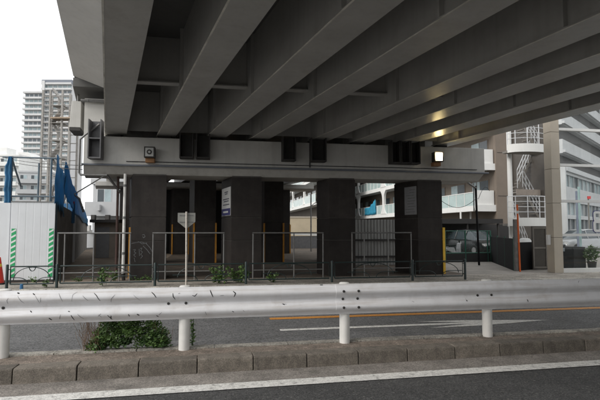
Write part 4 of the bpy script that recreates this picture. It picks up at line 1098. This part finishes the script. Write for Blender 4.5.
# display things behind the glass
for (xa, xb, y, za, zb, m, lab) in ((13.0, 13.55, 15.4, .14, .98, BLACKM, 'black display cabinet standing behind the shop glass'),):
    t = thing('display_cabinet', ((xa + xb) / 2, y, .14), lab, 'cabinet')
    MB().box(xa, xb, y, y + .5, za, zb).build('body', m, t, bevel=.01); MB().box(xa + .04, xb - .04, y - .02, y - .001, za + .1, zb - .05).build('door', DARKR, t)
dt = thing('display_counter', (12.5, 15.9, .14), 'pale grey counter with printed front behind the shop glass', 'counter')
MB().box(11.95, 12.95, 15.8, 16.3, .14, .80).build('body', BLACKM, dt)
MB().box(11.93, 12.97, 15.76, 16.34, .802, .93).build('top', mat('counter_grey', (.45,.5,.54), .5), dt)
for z, a, b, m in ((.34, 12.2, 12.75, SIGNW), (.55, 12.2, 12.7, LAMPB), (.66, 12.05, 12.35, SIGNW)):
    MB().box(a, b, 15.79, 15.799, z, z + .07).build('print', m, dt)
pp = thing('display_plant', (13.75, 15.2, .14), 'green potted plant behind the shop glass', 'plant')
mb = MB(); mb.tube([(13.62, 15.2, .14), (13.62, 15.2, .45)], [.12, .16], 12); mb.build('pot', BRKT, pp)
mb = MB(); leafy(mb, (13.62, 15.2, .75), .22, .22, .3, 220, .14); mb.build('foliage', LEAF, pp)
for xq, m, lab in ((onY(580, 220, 17).x, mat('pale_green_post', (.45,.62,.62), .5), 'pale green post standing behind the shop glass'), (onY(577.5, 220, 19).x, mat('blue_grey_post', (.22,.25,.33), .5), 'blue grey post standing behind the shop glass')):
    y = 17 if 'pale' in lab else 19
    t = thing('slender_post', (xq, y, .14), lab, 'post')
    mb = MB(); mb.tube([(xq, y, .13), (xq, y, 3.4)], .045, 10); mb.build('pole', m, t, smooth=True)
    mb = MB(); mb.tube([(xq, y, .13), (xq, y, .17)], .10, 10); mb.build('foot', m, t)

# ------------------------------------------------------------------ white office block beyond the shop
OFFW = mat('office_cladding', (.56,.57,.58), .6, .08, .6, streak=.3, streak_c=(.38,.38,.38))
ob = thing('office_block', (45, 55, .1), 'white office block with banded windows and parking decks seen through the shop', 'building')
cpt = place(567, 57)
fd = R(90 - 53.2)
M = frame((cpt.x, cpt.y, 0), fd)                 # local x runs back to the right along the long face
LF = 26.0
MB(M).box(0, LF, .8, 16, .1, 25).build('core', mat('office_recess', (.10,.095,.095), .8), ob)
Zw = [(1.35, 4.9), (4.9, 8.3)]
MB(M).box(-.1, LF, 0, .79, .1, .5).build('plinth', GREYB, ob)
for k, (z0, z1) in enumerate(((.5, 2.9), (3.4, 5.0), (6.9, 8.4))):
    n = 11
    for j in range(n):
        a = LF * j / n + .1; b = LF * (j + 1) / n - .1
        MB(M).box(a, b, .25, .3, z0, z1).build('window', WIND if (k == 0 or random.random() < .35) else WINDL, ob)
        MB(M).box(b, b + .2, .1, .4, z0, z1).build('mullion', GREYB, ob)
for z0, z1 in ((2.9, 3.4), (5.0, 6.9), (8.4, 9.5)):
    MB(M).box(-.15, LF, -.05, .79, z0, z1).build('spandrel', OFFW, ob)
MB(M).box(-.3, LF, -.35, .79, 8.75, 9.15).build('cornice', OFFW, ob)
for z in (11.0, 14.6, 18.2):
    MB(M).box(-.15, LF, .1, .79, z, z + 1.75).build('spandrel', OFFW, ob)
    MB(M).box(-.15, LF, -.2, .099, z + .1, z + .4).build('deck_edge', OFFW, ob)
MB(M).box(-.6, -.16, -.2, 16, .1, 9.4).build('side_wall', OFFW, ob)
for z0, z1 in ((3.5, 5.0), (6.95, 8.35)):
    for j in range(4): MB(M).box(-.66, -.601, .6 + j * 3.6, 3.6 + j * 3.6, z0, z1).build('window', WINDL, ob)
MB(M).box(LF - .2, LF + 2.2, -1.5, .75, .1, 25).build('corner_pier', OFFW, ob)
mb = MB(M); mb.tube([(LF - 1.5, -1.7, .1), (LF - 1.5, -1.7, 24)], .13, 8); mb.build('downpipe', CONDUIT, ob)
# neighbour to its right with brick band
nb = thing('decked_car_park', (62, 60, .1), 'white decked building with a red brick band beyond the office block', 'building')
q = M @ Vector((LF + 2.4, 0, 0)); M2 = frame((q.x, q.y, 0), R(-20))
MB(M2).box(0, 26, 1.2, 14, .1, 25).build('core', GREYB, nb)
for k in range(6):
    z = 4 + 3.6 * k
    MB(M2).box(0, 26, 0, 1.199, z, z + 1.5).build('deck', WHITEB, nb)
MB(M2).box(1, 26, 1.1, 1.19, 16.2, 18).build('brick_band', BRICK, nb)
red = thing('red_sign_board', (0, 0, 0), 'small red sign board beyond the shop glass', 'sign')
pr_ = onY(589.5, 197.5, 30); red.location = pr_; ORG[red] = Vector(pr_)
MB().box(pr_.x - .13, pr_.x + .13, 30, 30.06, pr_.z - .10, pr_.z + .10).build('board', REDS, red)
mb = MB(); mb.tube([(pr_.x, 30.1, .13), (pr_.x, 30.1, pr_.z + .1)], .05, 8); mb.build('pole', TOWERD, red)

# ------------------------------------------------------------------ unseen building behind the camera, added to cut light from the right
bb = thing('unseen_shade_building', (32, -17, 0), 'unseen grey office building added to block light on the near side of the street', 'building')
MB().box(18.5, 46, -27, -9.2, 0, 21).build('wall', GREYB, bb)  # body of the added unseen building
for f in range(6):
    for k in range(9):
        wn = MB().box(19.3 + k * 3, 21.5 + k * 3, -9.199, -9.15, 1.0 + f * 3.4, 2.9 + f * 3.4).build('window', ALUM, bb)  # windows of the added unseen building
        MB().box(19.4 + k * 3, 21.4 + k * 3, -9.149, -9.13, 1.1 + f * 3.4, 2.8 + f * 3.4).build('pane', WIND, wn)  # panes of the added unseen building
sheet('near_sidewalk', -120, 120, -9.2, -6.0, .12, PAVE)
